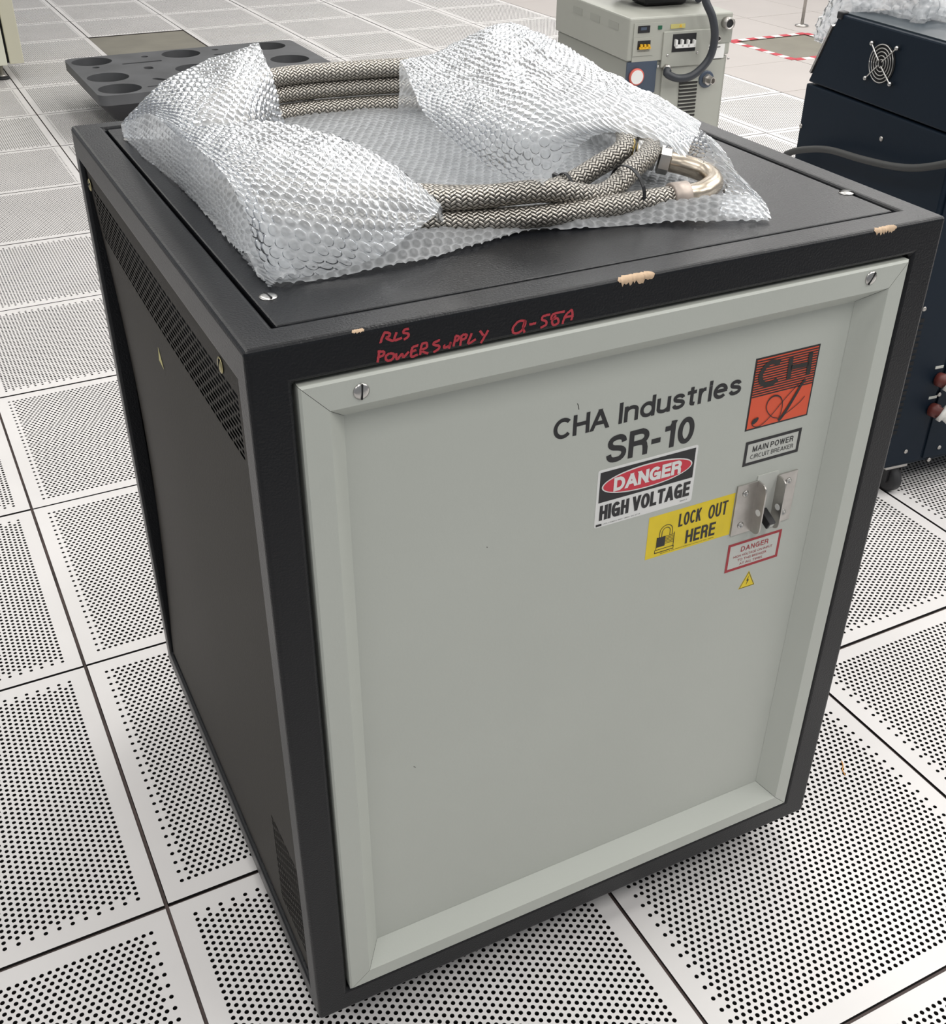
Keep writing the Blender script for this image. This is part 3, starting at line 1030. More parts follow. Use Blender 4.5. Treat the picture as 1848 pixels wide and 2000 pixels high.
    stx('DANGER', .6050, .6480, .5463, .5540, 2, 'dark_red', st, .0012)
    txt('HIGH VOLTAGE ON INPUT', .5945, .6560, .5388, .5424, 2, 'dark_red', st)
    txt('TO THIS BREAKER', .6020, .6480, .5322, .5358, 2, 'dark_red', st)
    txt('AT ALL TIMES', .6060, .6420, .5256, .5292, 2, 'dark_red', st)
    # voltage triangle
    y1 = ys - e
    tri = [(.6248, .5105), (.6118, .4845), (.6378, .4845)]
    cx, cz = .6248, .4930
    st = MB().prism([(x, y1, zz(z)) for x, z in tri], (0, .0002, 0)).build('voltage_sticker', ['print_yellow'], door, 'small yellow triangle with a lightning bolt')
    k1, k2 = .93, .84
    mb = MB()
    o1 = [(cx + (x - cx) * k1, y1 - e, zz(cz + (z - cz) * k1)) for x, z in tri]
    o2 = [(cx + (x - cx) * k2, y1 - e, zz(cz + (z - cz) * k2)) for x, z in tri]
    mb.add(o1 + o2, [(i, (i + 1) % 3, 3 + (i + 1) % 3, 3 + i) for i in range(3)])
    mb.build('triangle_outline', ['print_black'], st)
    mb = MB()
    mb.add([(x, y1 - e, zz(z)) for x, z in ((.6262, .5030), (.6225, .4950), (.6246, .4953), (.6228, .4880), (.6270, .4965), (.6248, .4962))], [(0, 1, 2, 5), (5, 2, 3, 4)])
    mb.build('lightning_bolt', ['print_black'], st)
    # logo
    lx0, lx1, lz0, lz1 = .5802, .6728, zz(.7245), zz(.8172)
    st = rect('logo_plate', lx0, lx1, lz0, lz1, 1, 'print_black', door, lab='square red and black logo plate')
    bd = .0022
    rect('orange_field', lx0 + bd, lx1 - bd, lz0 + bd, lz0 + .0430, 2, 'print_orange', st)
    rect('striped_field', lx0 + bd, lx1 - bd, lz0 + .0430, lz1 - bd, 2, 'print_orange', st)
    n_ = 15
    hh = (lz1 - bd - lz0 - .0430) / n_
    for k in range(n_):
        z_ = lz0 + .0430 + hh * k
        rect('stripe', lx0 + bd, lx1 - bd, z_, z_ + hh * .52, 3, 'print_black', st)

    def lg(x, y):       # pixel in the 1848-wide zoom of the logo -> sheet coordinates
        q = front(1440 + x * 200 / 1848, 660 + y * 200 / 1848, .0215)
        return q[0], zz(q[1])
    mb = MB()
    yk = ys - e * 4.2
    C_ = catmull([lg(*q) for q in ((770, 445), (690, 430), (600, 440), (510, 510), (440, 620), (415, 730), (450, 810), (520, 835), (610, 815), (680, 770), (715, 735))], 40)
    ribbon(mb, C_, .0062, yk)
    for ln in (((975, 350), (915, 750)), ((1330, 260), (1270, 650)), ((960, 530), (1290, 460))):
        ribbon(mb, [lg(*q) for q in ln], .0062, yk)
    mb.build('logo_letters', ['slot_dark'], st)
    mb = MB()
    yk = ys - e * 5
    S1 = catmull([lg(*q) for q in ((1230, 730), (1150, 840), (1050, 1010), (900, 1260), (790, 1420), (730, 1480))], 40)
    ribbon(mb, S1, np.linspace(.0035, .0048, 40), yk)
    S2 = catmull([lg(*q) for q in ((1120, 810), (1000, 930), (830, 1120), (640, 1350), (500, 1500), (400, 1580), (310, 1600), (260, 1560), (270, 1490), (320, 1450))], 60)
    ribbon(mb, S2, .0010, yk)
    S3 = catmull([lg(*q) for q in ((720, 1440), (620, 1420), (540, 1330), (520, 1240), (550, 1140), (620, 1060), (700, 1035), (770, 1060), (805, 1130), (805, 1230), (780, 1340), (740, 1430))], 60)
    ribbon(mb, S3, .0010 + .0012 * np.exp(-((np.linspace(0, 1, 60) - .5) / .15) ** 2), yk)
    S4 = catmull([lg(*q) for q in ((1210, 1045), (1120, 1150), (980, 1270), (860, 1360), (790, 1410))], 30)
    ribbon(mb, S4, .0010, yk)
    c = lg(320, 1490)
    mb.add([(c[0] + .0045 * math.cos(t) * .8 + .0022 * math.sin(t), yk, c[1] + .0040 * math.sin(t)) for t in np.linspace(0, 2 * math.pi, 20, endpoint=False)], [tuple(range(20))])
    mb.build('script_letter', ['print_black'], st)

    # scuffs on the enamel
    for sc in (((1631, 803), (1640, 806), (1652, 805), (1670, 810)), ((1128, 788), (1130, 792), (1131, 800)), ((951, 1068), (952, 1070)), ((808, 1497), (812, 1499)), ((967, 1741), (968, 1745))):
        mb = MB()
        ribbon(mb, [(q[0], zz(q[1])) for q in (front(*p_) for p_ in sc)], .0008, ys - e * .6)
        if sc[0][0] < 1600 and sc[0][1] < 1700:
            mb.build('scuff_mark', ['slot_dark'], door)
    # ---- lockout bracket and breaker toggle
    bz0, bz1 = zz(.5770), zz(.6495)
    br = MB().box(.6120, .6440, ys - .0012, ys, zz(.5860), zz(.6560)).build('breaker_escutcheon', ['label_grey'], door)
    for sgn, fx0, fx1, ex_ in ((0, .5825, .6130, .6125), (1, .6435, .6740, .6425)):
        t = .0022
        mb = MB().box(fx0, fx1, ys - t, ys, bz0, bz1)
        pr, r_ = .018, .010
        pts = [(ex_, ys, bz0)]
        for k in range(6):
            a_ = math.pi / 2 * k / 5
            pts.append((ex_, ys - pr + r_ - r_ * math.sin(a_), bz0 + r_ - r_ * math.cos(a_)))
        for k in range(6):
            a_ = math.pi / 2 * k / 5
            pts.append((ex_, ys - pr + r_ - r_ * math.cos(a_), bz1 - r_ + r_ * math.sin(a_)))
        pts.append((ex_, ys, bz1))
        mb.prism(pts, (t * (1 if sgn == 0 else 1), 0, 0))
        bo = mb.build('lockout_bracket', ['brushed'], door, 'bent stainless lockout bracket', bev=.0004)
        MB().lathe((ex_ - .0004, ys - .0105, zz(.6085)), (1, 0, 0), [(.0042, 0), (.0042, t + .0008)], 16, smooth=False).build('padlock_hole', ['print_white'], bo)
        xs = (fx0 + .013) if sgn == 0 else (fx1 - .013)
        for zz_ in (.5905, .6365):
            MB().lathe((xs, ys - t, zz(zz_)), (0, -1, 0), [(.0046, 0), (.0042, .0012), (.0020, .0016), (.0016, .0006)], 16).build('screw', ['steel'], bo)
    tg = MB().obox((.6285, ys - .0095, zz(.5955)), (.0050, 0, 0), (0, .0105, .0050), (0, -.0026, .0054)).build('breaker_toggle', ['black_plastic'], door, bev=.001)
    MB().obox((.6285, ys - .0203, zz(.5905)), (.0030, 0, 0), (0, .0002, .0001), (0, -.0012, .0026)).build('toggle_mark', ['label_grey'], tg)

    # ---- handwriting in red marker on the frame, above the front panel
    def hw(x, y):
        q = front(720 + x * 420 / 1848, 590 + y * 420 / 1848, 0.0)
        return q[0], zz(q[1])
    strokes = [
        # RLS
        [(140, 255), (118, 300), (103, 352)], [(135, 258), (180, 268), (172, 295), (150, 305), (190, 328), (212, 330)], [(240, 258), (222, 325), (285, 305)], [(345, 225), (305, 240), (300, 262), (340, 270), (335, 300), (300, 320)],
        # POWER
        [(90, 425), (75, 520)], [(78, 425), (130, 425), (125, 455), (88, 470)], [(180, 440), (150, 460), (150, 495), (185, 500), (215, 470), (212, 445), (180, 440)],
        [(235, 440), (245, 490), (285, 445), (298, 472), (345, 425)], [(375, 385), (365, 465), (420, 450)], [(375, 385), (425, 370)], [(372, 422), (410, 410)],
        [(455, 365), (440, 455)], [(450, 360), (495, 348), (498, 385), (455, 415), (510, 440)],
        # SUPPLY
        [(612, 325), (565, 345), (560, 365), (605, 375), (600, 400), (555, 430)], [(648, 365), (650, 388), (690, 375), (705, 345), (690, 398)], [(748, 290), (728, 380)], [(745, 290), (775, 295), (765, 325), (740, 335)],
        [(800, 280), (785, 375)], [(800, 282), (840, 280), (830, 310), (795, 325)], [(885, 265), (855, 355), (918, 318)], [(955, 245), (985, 285)], [(1028, 240), (965, 350)],
        # Q-55A
        [(1345, 160), (1290, 165), (1240, 220), (1245, 262), (1300, 255), (1340, 200), (1345, 160), (1325, 215), (1340, 262)], [(1380, 192), (1440, 180)],
        [(1560, 105), (1500, 120), (1490, 150), (1525, 165), (1520, 195), (1475, 220)], [(1685, 80), (1590, 100), (1570, 145), (1620, 140), (1630, 175), (1590, 195), (1575, 165), (1610, 110)],
        [(1745, 62), (1690, 115), (1665, 185)], [(1745, 62), (1752, 110), (1740, 155)], [(1690, 130), (1750, 115)]]
    for wi, (k0, k1) in enumerate(((0, 4), (4, 12), (12, 21), (21, 22), (22, 23), (23, len(strokes)))):
        mb = MB()
        for i in range(k0, k1):
            sk = strokes[i]
            q = catmull([hw(*p_) for p_ in sk], max(8, 5 * len(sk)))
            q += rng.normal(0, .00015, q.shape)
            ribbon(mb, q, .0024, -.0003 - .00002 * (i % 5))
        mb.build('handwritten_word', ['marker'], root, 'red marker handwriting')

    # ---- paint chips along the front top edge
    def chip(pa, pb, wtop, wfr, seed):
        r2 = random.Random(seed)
        x0, x1 = loc(hit(pa[0], pa[1], CO + np.array([0, 0, CH]), np.array([0, 0, 1.])))[0], loc(hit(pb[0], pb[1], CO + np.array([0, 0, CH]), np.array([0, 0, 1.])))[0]
        n_ = 26
        prof = []
        rr = .0045
        for k in range(n_):
            x = x0 + (x1 - x0) * k / (n_ - 1)
            en = min(1, k / 2.5, (n_ - 1 - k) / 2.5)
            up = wtop * (0.55 + .6 * r2.random()) * en
            dn = wfr * (0.35 + .7 * r2.random()) * en
            row = []
            for q in range(9):
                s = -dn + (up + dn) * q / 8          # arc length, 0 at the middle of the rounded edge
                half = rr * math.pi / 4
                if s < -half:
                    row.append((x, -.0003, CH - rr + (s + half)))
                elif s > half:
                    row.append((x, rr + (s - half), CH + .0003))
                else:
                    th = (s + half) / rr
                    row.append((x, rr - (rr + .0003) * math.cos(th), CH - rr + (rr + .0003) * math.sin(th)))
            prof.append(row)
        V = np.array(prof)
        V[:, :, 2] += Z
        link('paint_chip', grid_mesh('paint_chip', V, 'chip'), root, 'bare tan patch where the coat is chipped')
    chip((1210, 548), (1285, 535), .0065, .0075, 3)
    chip((1703, 447), (1752, 440), .0045, .0060, 4)
    chip((690, 650), (715, 645), .0022, .0020, 9)
    return root


make_cabinet()


# ------------------------------------------------------------------ braided hoses
LZ = CO[2] + LIDZ


def cab(p_):
    """cabinet coordinates with z above the lid -> world"""
    p_ = np.asarray(p_, float)
    return CO + CE * p_[0] + CN * p_[1] + np.array([0, 0, LIDZ + p_[2]])


def smooth_path(ctrl, step=0.004):
    P = np.array(ctrl, float)
    q = catmull(P, 40 * len(P))
    s = np.concatenate([[0], np.cumsum(np.linalg.norm(np.diff(q, axis=0), axis=1))])
    t = np.arange(0, s[-1], step)
    return np.stack([np.interp(t, s, q[:, k]) for k in range(3)], -1)


HR = 0.0122
hose_frames = []


def make_hose(ctrl, label):
    root = empty('braided_hose', cab((0, 0, 0)), CYAW)
    tag(root, label, 'hose', 'braided steel hoses coiled in the bubble wrap')
    P = smooth_path(ctrl)
    link('braid', tube_mesh('braid', P, HR, 32, 'braid', (0.0056, 16.0)), root)
    return root, P


BY = 0.664         # back run
hoseA = [(.545, .158, .0135), (.500, .160, .0135), (.440, .160, .0135), (.36, .168, .0135), (.25, .205, .0135), (.15, .285, .0135), (.105, .42, .0135), (.14, .60, .0135), (.25, .684, .0135), (.36, .690, .0135), (.47, .660, .0135), (.57, .585, .014), (.625, .46, .016),
         (.612, .34, .040), (.574, .250, .040), (.52, .204, .036), (.46, .176, .022), (.385, .172, .0375), (.28, .196, .036), (.17, .270, .036), (.112, .42, .036), (.14, .605, .038), (.25, .690, .038), (.36, .696, .038), (.47, .668, .038), (.57, .60, .04), (.63, .47, .045), (.625, .38, .062)]
hoseB = [(.600, .42, .045), (.585, .33, .048), (.545, .262, .042), (.50, .246, .030), (.44, .238, .0145), (.36, .250, .0135), (.27, .290, .0180), (.19, .335, .040), (.125, .44, .060), (.145, .60, .061), (.25, .688, .061), (.36, .692, .061), (.47, .664, .062), (.56, .60, .062), (.60, .50, .066), (.61, .40, .075)]
ra, PA = make_hose(hoseA, 'long braided steel hose coiled on the black lid with a bent pipe end')
rb, PB = make_hose(hoseB, 'inner braided steel hose of the coil, tied to its neighbour')
# ferrule, bent pipe, nut and brass collar on the near end of hose A
fd = PA[0] - PA[6]
fd /= np.linalg.norm(fd)
p0 = PA[0]
MB().lathe(p0 - fd * .004, fd, [(.0130, 0), (.0156, .001), (.0156, .021), (.0128, .0225)], 28).build('ferrule', ['ferrule'], ra)
pipe = smooth_path([p0 + fd * .015, p0 + fd * .03, p0 + np.array([.045, .002, .001]), p0 + np.array([.067, .016, .003]), p0 + np.array([.074, .042, .006]), p0 + np.array([.062, .066, .010]), p0 + np.array([.044, .080, .014])], .003)
link('bent_pipe', tube_mesh('bent_pipe', pipe, .0118, 24, 'warm_steel'), ra)
pd = pipe[-1] - pipe[-4]
pd /= np.linalg.norm(pd)
e0 = pipe[-1]
MB().lathe(e0 - pd * .006, pd, [(.0120, 0), (.0165, .002), (.0165, .014), (.0120, .016)], 6, smooth=False).build('hex_nut', ['steel'], ra)
MB().lathe(e0 + pd * .012, pd, [(.0125, 0), (.0150, .001), (.0150, .016), (.0165, .018), (.0165, .024), (.0120, .026)], 24).build('coupling', ['steel'], ra)
MB().lathe(e0 + pd * .040, pd, [(.0135, 0), (.0160, .002), (.0160, .007), (.0120, .009)], 6, smooth=False).build('brass_nut', ['brass'], ra)
MB().obox(e0 + np.array([.018, .010, .016]), (.010, 0, 0), (0, .007, 0), (0, 0, .0012)).build('hex_flange', ['steel'], ra)


def zip_tie(parent, c, d, rx, rz, tail=False):
    c, d = np.array(c, float), np.array(d, float)
    d /= np.linalg.norm(d)
    s = np.cross(d, [0, 0, 1.0])
    s /= np.linalg.norm(s)
    up = np.cross(s, d)
    mb = MB()
    n_ = 32
    vs, fs = [], []
    for k in range(n_):
        th = 2 * math.pi * k / n_
        o_ = s * math.cos(th) * rx + up * math.sin(th) * rz
        q = c + o_
        nn = o_ / np.linalg.norm(o_)
        for (aa, bb) in ((-.002, 0), (.002, 0), (.002, .0012), (-.002, .0012)):
            vs.append(q + d * aa + nn * bb)
    for k in range(n_):
        k2 = (k + 1) % n_
        for j in range(4):
            fs.append((k * 4 + j, k * 4 + (j + 1) % 4, k2 * 4 + (j + 1) % 4, k2 * 4 + j))
    mb.add(vs, fs)
    if tail:
        mb.obox(c - s * (rx + .004) + up * .006, s * .006, d * .002, up * .003)
    mb.build('cable_tie', ['black_plastic'], parent)


zip_tie(ra, (.497, .178, .0235), (1, .10, .10), .0285, .0245)
zip_tie(rb, (.452, .236, .0165), (1, .10, .15), .0132, .0140, True)


# ------------------------------------------------------------------ bubble wrap
def film(name, ctrl, parent, pix=True, res=.0016, pitch=.0128, bub=.0028, sgn=1.0, crinkle=.0016, seed=0, nofloor=True, flat=False):
    """a bubbled film through a control grid of (px, py, height above lid) or cabinet coordinates"""
    G = np.array([[lidp(*q)[:2].tolist() + [q[2]] if pix else q for q in row] for row in ctrl], float)
    return film_from(name, G, parent, res, pitch, bub, sgn, crinkle, seed, nofloor)


def film_from(name, G, parent, res, pitch, bub, sgn, crinkle, seed, nofloor, material='wrap'):
    lu = np.linalg.norm(np.diff(G, axis=1), axis=2).sum(1).max()
    lv = np.linalg.norm(np.diff(G, axis=0), axis=2).sum(0).max()
    nu, nv = int(lu / res) + 2, int(lv / res) + 2
    S = catmull(G, nv)
    S = catmull(np.swapaxes(S, 0, 1), nu)
    S = np.swapaxes(S, 0, 1)                       # (nv,nu,3)
    # distances along the sheet
    du = np.linalg.norm(np.diff(S, axis=1), axis=2)
    s = np.concatenate([np.zeros((nv, 1)), np.cumsum(du, 1)], 1)
    s -= s[:, nu // 2][:, None]
    dv = np.linalg.norm(np.diff(S, axis=0), axis=2)
    t = np.concatenate([np.zeros((1, nu)), np.cumsum(dv, 0)], 0)
    t -= t[nv // 2][None]
    su, sv = np.gradient(S, axis=1), np.gradient(S, axis=0)
    Nn = np.cross(su, sv)
    Nn /= np.maximum(np.linalg.norm(Nn, axis=2)[..., None], 1e-9)
    if Nn[..., 2].mean() < 0:
        Nn = -Nn
    # large soft crumple, then bubbles on a staggered lattice
    r2 = np.random.default_rng(seed)
    wob = np.zeros_like(s)
    for k in range(14):
        fr_ = r2.uniform(25, 130)
        a = r2.uniform(0, 2 * math.pi)
        wob += np.sin(fr_ * (s * math.cos(a) + t * math.sin(a)) + r2.uniform(0, 6.28)) * r2.uniform(.3, 1) * (60 / fr_) ** .5
    wob *= crinkle / 3.0
    rowh = pitch * .866
    j = np.round(t / rowh)
    xo = s / pitch - .5 * (j % 2)
    i = np.round(xo)
    dx, dy = (xo - i) * pitch, t - j * rowh
    rr = np.sqrt(dx * dx + dy * dy) / (pitch * .44)
    hsh = np.sin(i * 12.9898 + j * 78.233 + seed) * 43758.5453
    hsh = hsh - np.floor(hsh)
    bh = bub * (0.55 + .6 * hsh) * np.sqrt(np.clip(1 - rr ** 3.2, 0, 1))
    # dented caps
    bh -= bub * .35 * (hsh > .55) * np.exp(-((dx - .0015) ** 2 + dy ** 2) / .000006)
    S = S + Nn * (wob + sgn * bh)[..., None]
    if nofloor:
        S[..., 2] = np.maximum(S[..., 2], .0006 + .0006 * (hsh))
    me = grid_mesh(name, S, material)
    at = me.attributes.new('seam', 'FLOAT', 'POINT')
    at.data.foreach_set('value', np.clip((rr - .72) / .3, 0, 1).astype(np.float32).reshape(-1))
    return link(name, me, parent)


def back_row(row, dy=.035, ztop=.0):
    """a hidden row behind a crest, running down to the lid"""
    out = []
    for q in row:
        c = lidp(*q)
        out.append((c[0], c[1], q[2]))
    return out


def togrid(ctrl):
    return [[(lidp(*q)[0], lidp(*q)[1], q[2]) for q in row] for row in ctrl]


def make_wrap():
    root = empty('bubble_wrap', cab((0, 0, 0)), CYAW)
    tag(root, 'clear bubble wrap folded open around the coiled hoses on the black lid', 'bubble wrap')
    # base sheet, front edge traced
    fe = [(508, 545), (560, 556), (640, 545), (730, 530), (820, 512), (930, 482), (1040, 452), (1130, 448), (1230, 440), (1360, 438), (1504, 433)]
    rows = []
    f0 = [np.array([lidp(x, y, .001)[0], lidp(x, y, .001)[1]]) for x, y in fe]
    f0[0][0] = .062
    bx = np.linspace(.075, .655, len(fe))
    for k, (t, z) in enumerate(((0, .002), (.06, .010), (.13, .004), (.35, .002), (.65, .002), (1, .002))):
        rows.append([((1 - t) * q[0] + t * x, (1 - t) * q[1] + t * .725, z + (.006 * math.sin(i * 2.1) + .004 if k == 1 else 0)) for i, (q, x) in enumerate(zip(f0, bx))])
    film('base_sheet', rows, root, pix=False, res=.0017, seed=1)
    rows = []
    for k, t in enumerate((0, .2, .5, .8, 1)):
        rows.append([(.13 + .47 * i / 8, .235 + .05 * abs(i / 8 - .5) + (.715 - .235) * t, .009 + .002 * math.sin(i * 1.7 + k * 2.3)) for i in range(9)])
    film('inner_layer', rows, root, pix=False, res=.0018, seed=8, pitch=.0120)
    # left side wall, from the lid up to the ridge
    bot = [(238, 262, 0), (280, 305, 0), (320, 336, 0), (372, 384, 0), (442, 446, 0), (470, 495, 0), (512, 545, 0), (528, 562, 0)]
    mid = [(246, 240, .025), (285, 262, .040), (330, 290, .045), (385, 335, .048), (450, 395, .045), (485, 450, .036), (520, 505, .018), (545, 548, .010)]
    rid = [(256, 224, .042), (300, 224, .068), (345, 248, .078), (400, 290, .082), (465, 335, .080), (505, 390, .066), (545, 465, .035), (580, 535, .014)]
    film('left_wall', [bot, mid, rid], root, seed=2, sgn=1)
    # upper left lobe with its pointed corner
    v0 = [(240, 242, .028), (290, 190, .066), (350, 148, .090), (425, 113, .106), (504, 86, .118)]
    v1 = [(288, 226, .058), (332, 205, .080), (388, 182, .094), (458, 160, .102), (529, 145, .098)]
    v2 = [(318, 240, .068), (362, 235, .082), (420, 226, .088), (482, 208, .086), (544, 200, .066)]
    v3 = [(345, 262, .070), (392, 275, .072), (445, 275, .066), (505, 268, .055), (558, 254, .030)]
    gv = togrid([v0, v1, v2, v3])
    bk = [(q[0] + .004, q[1] + .030, max(.004, q[2] - .055)) for q in gv[0]]
    bk2 = [(q[0] + .006, min(q[1] + .045, .752), .003) for q in gv[0]]
    film('upper_left_fold', [bk2, bk] + gv, root, pix=False, seed=3)
    # lower left lobe folded over the near part of the coil
    w0 = [(335, 250, .070), (400, 248, .086), (470, 243, .093), (552, 244, .093), (650, 266, .088), (750, 312, .074), (815, 362, .054), (860, 400, .040)]
    w1 = [(385, 290, .080), (435, 292, .088), (500, 296, .092), (575, 308, .090), (655, 330, .082), (740, 362, .068), (805, 392, .050), (856, 410, .038)]
    w2 = [(440, 345, .080), (490, 352, .082), (545, 358, .082), (610, 370, .078), (680, 386, .068), (745, 402, .055), (802, 414, .043), (850, 420, .036)]
    w3 = [(475, 410, .062), (520, 430, .060), (575, 440, .058), (640, 445, .053), (700, 442, .047), (755, 438, .041), (800, 434, .036), (838, 430, .034)]
    w4 = [(500, 470, .036), (535, 492, .032), (590, 500, .030), (650, 492, .031), (705, 478, .031), (750, 465, .031), (790, 452, .031), (822, 442, .031)]
    w5 = [(522, 540, .007), (560, 545, .006), (612, 538, .007), (665, 526, .010), (715, 510, .014), (752, 494, .018), (780, 474, .024), (808, 450, .029)]
    film('lower_left_fold', [w0, w1, w2, w3, w4, w5], root, seed=4)
    gw = togrid([w0])[0]
    in1 = [(q[0] + .012, q[1] + .012, max(.004, q[2] - .045)) for q in gw]
    in2 = [(q[0] + .016, q[1] + .016, .004) for q in gw]
    film('inner_tuck', [gw, in1, in2], root, pix=False, seed=5)
    # right fold: back crest to the opening arch
    r0 = [(782, 120, .088), (860, 103, .096), (935, 62, .116), (1000, 48, .122), (1080, 82, .120), (1180, 140, .108), (1290, 197, .090), (1365, 248, .070)]
    r1 = [(806, 172, .084), (885, 165, .095), (960, 145, .110), (1035, 132, .118), (1120, 152, .117), (1215, 187, .108), (1300, 222, .092), (1362, 262, .072)]
    r2 = [(832, 224, .073), (912, 226, .090), (985, 222, .104), (1060, 212, .112), (1140, 214, .112), (1225, 226, .104), (1300, 248, .090), (1350, 278, .074)]
    r3 = [(905, 292, .056), (962, 290, .072), (1022, 280, .088), (1085, 262, .100), (1150, 246, .105), (1228, 247, .100), (1298, 268, .088), (1342, 296, .072)]
    r4 = [(1045, 387, .034), (1068, 355, .050), (1092, 324, .066), (1122, 292, .082), (1168, 262, .096), (1232, 262, .095), (1295, 284, .084), (1335, 312, .068)]
    gr = togrid([r0, r1, r2, r3, r4])
    bk = [(q[0] + .012, min(q[1] + .035, .745), max(.004, q[2] - .05)) for q in gr[0]]
    bk2 = [(q[0] + .018, min(q[1] + .055, .755), .003) for q in gr[0]]
    film('right_fold', [bk2, bk] + gr, root, pix=False, seed=6)
    # right wall seen from inside the opening, down to the far corner
    s0 = [(1295, 286, .080), (1330, 270, .078), (1362, 258, .070), (1398, 282, .052)]
    s1 = [(1350, 300, .046), (1378, 300, .044), (1408, 306, .040), (1438, 330, .032)]
    s2 = [(1392, 338, .020), (1415, 342, .021), (1442, 348, .021), (1472, 368, .017)]
    s3 = [(1412, 378, .008), (1438, 384, .009), (1466, 388, .009), (1498, 404, .007)]
    s4 = [(1405, 420, .002), (1435, 426, .002), (1468, 429, .002), (1505, 432, .001)]
    film('right_wall', [s0, s1, s2, s3, s4], root, seed=7)
    return root


make_wrap()


# ------------------------------------------------------------------ black plastic dolly
def make_dolly():
    z = 0.20
    x0, x1, y0, y1 = .812, 2.01, 4.235, 5.10
    root = empty('platform_dolly', ((x0 + x1) / 2, (y0 + y1) / 2, 0))
    tag(root, 'black moulded plastic dolly with round wells and slots in its deck', 'dolly')
    W_, D_ = (x1 - x0) / 2, (y1 - y0) / 2
    # deck as a ring of outlines with cut holes: built by boolean-free triangulation via a text-like 2D curve
    cu = bpy.data.curves.new('deck', 'CURVE')
    cu.dimensions = '2D'
    cu.fill_mode = 'BOTH'
    cu.extrude = .022

    def spl(pts):
        sp = cu.splines.new('POLY')
        sp.points.add(len(pts) - 1)
        for q, p_ in zip(sp.points, pts):
            q.co = (p_[0], p_[1], 0, 1)
        sp.use_cyclic_u = True

    def rrect(cx, cy, hx, hy, r_, ang=0.0):
        out = []
        for (sx, sy, a0) in ((1, 1, 0), (-1, 1, 90), (-1, -1, 180), (1, -1, 270)):
            for k in range(5):
                t = math.radians(a0 + 22.5 * k)
                x, y = sx * (hx - r_) + r_ * math.cos(t), sy * (hy - r_) + r_ * math.sin(t)
                out.append((cx + x * math.cos(ang) - y * math.sin(ang), cy + x * math.sin(ang) + y * math.cos(ang)))
        return out

    def circ(cx, cy, r_):
        return [(cx + r_ * math.cos(t), cy + r_ * math.sin(t)) for t in np.linspace(0, 2 * math.pi, 32, endpoint=False)]

    def lc(px, py):
        q = at_z(px, py, z)
        return q[0] - root.location.x, q[1] - root.location.y
    spl(rrect(0, 0, W_, D_, .05))
    S = 360 / 1848.
    wells = []
    for (px, py) in ((865 * S, 588 * S), (1050 * S, 778 * S), (1255 * S, 962 * S), (348, 101), (513, 85), (566, 115), (382, 133)):
        c = lc(px, py)
        r_ = .098
        c = (max(-W_ + r_ + .02, min(W_ - r_ - .02, c[0])), max(-D_ + r_ + .02, min(D_ - r_ - .02, c[1])))
        wells.append((c, r_))
        spl(circ(c[0], c[1], r_))
    for (px, py, hx, hy, an) in ((1425 * S, 625 * S, .10, .012, 0), (1490 * S, 680 * S, .022, .032, 0), (1630 * S, 797 * S, .055, .016, -.9), (1640 * S, 853 * S, .075, .009, 0), (440, 105, .06, .012, 0)):
        c = lc(px, py)
        spl(rrect(c[0], c[1], hx, hy, min(hx, hy) * .95, an))
    for (px, py) in ((962 * S, 677 * S), (1165 * S, 872 * S), (1450 * S, 568 * S), (420, 97), (538, 97)):
        c = lc(px, py)
        if all(math.hypot(c[0] - q[0][0], c[1] - q[0][1]) > q[1] + .03 for q in wells):
            spl(circ(c[0], c[1], .018))
    to = bpy.data.objects.new('deck', cu)
    COL.objects.link(to)
    dg = bpy.context.evaluated_depsgraph_get()
    me = bpy.data.meshes.new_from_object(to.evaluated_get(dg))
    bpy.data.objects.remove(to, do_unlink=True)
    me.materials.clear()
    me.materials.append(M['dolly'])
    o = link('deck', me, root)
    o.location.z = z - .022
    # tapering skirt and well floors
    mb = MB()
    a = rrect(0, 0, W_, D_, .05)
    b_ = rrect(0, 0, W_ - .07, D_ - .07, .05)
    n = len(a)
    vs = [(x, y, z - .043) for x, y in a] + [(x, y, z - .13) for x, y in b_] + [(x * .97, y * .97, z - .13) for x, y in b_] + [(x * .96, y * .96, z - .05) for x, y in a]
    fs = []
    for k in range(n):
        k2 = (k + 1) % n
        fs += [(k, k + n, k2 + n, k2), (k + n, k + 2 * n, k2 + 2 * n, k2 + n), (k + 2 * n, k + 3 * n, k2 + 3 * n, k2 + 2 * n)]
    mb.add(vs, fs, 0, True)
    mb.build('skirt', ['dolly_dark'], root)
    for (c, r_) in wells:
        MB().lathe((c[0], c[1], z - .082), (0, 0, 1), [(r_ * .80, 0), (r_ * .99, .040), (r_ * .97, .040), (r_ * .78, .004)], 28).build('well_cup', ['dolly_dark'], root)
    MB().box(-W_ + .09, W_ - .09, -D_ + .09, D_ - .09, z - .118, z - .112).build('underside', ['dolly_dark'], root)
    for sx in (-1, 1):
        for sy in (-1, 1):
            cx, cy = sx * (W_ - .16), sy * (D_ - .15)
            c = MB().box(cx - .045, cx + .045, cy - .045, cy + .045, z - .125, z - .115).build('caster', ['steel'], root)
            MB().lathe((cx - .016, cy, .042), (1, 0, 0), [(.03, 0), (.042, .005), (.042, .027), (.03, .032)], 20).build('wheel', ['rubber'], c)
            fork(cx, cy, .018, .024, .02, .035, z - .125).build('fork', ['steel'], c)


make_dolly()


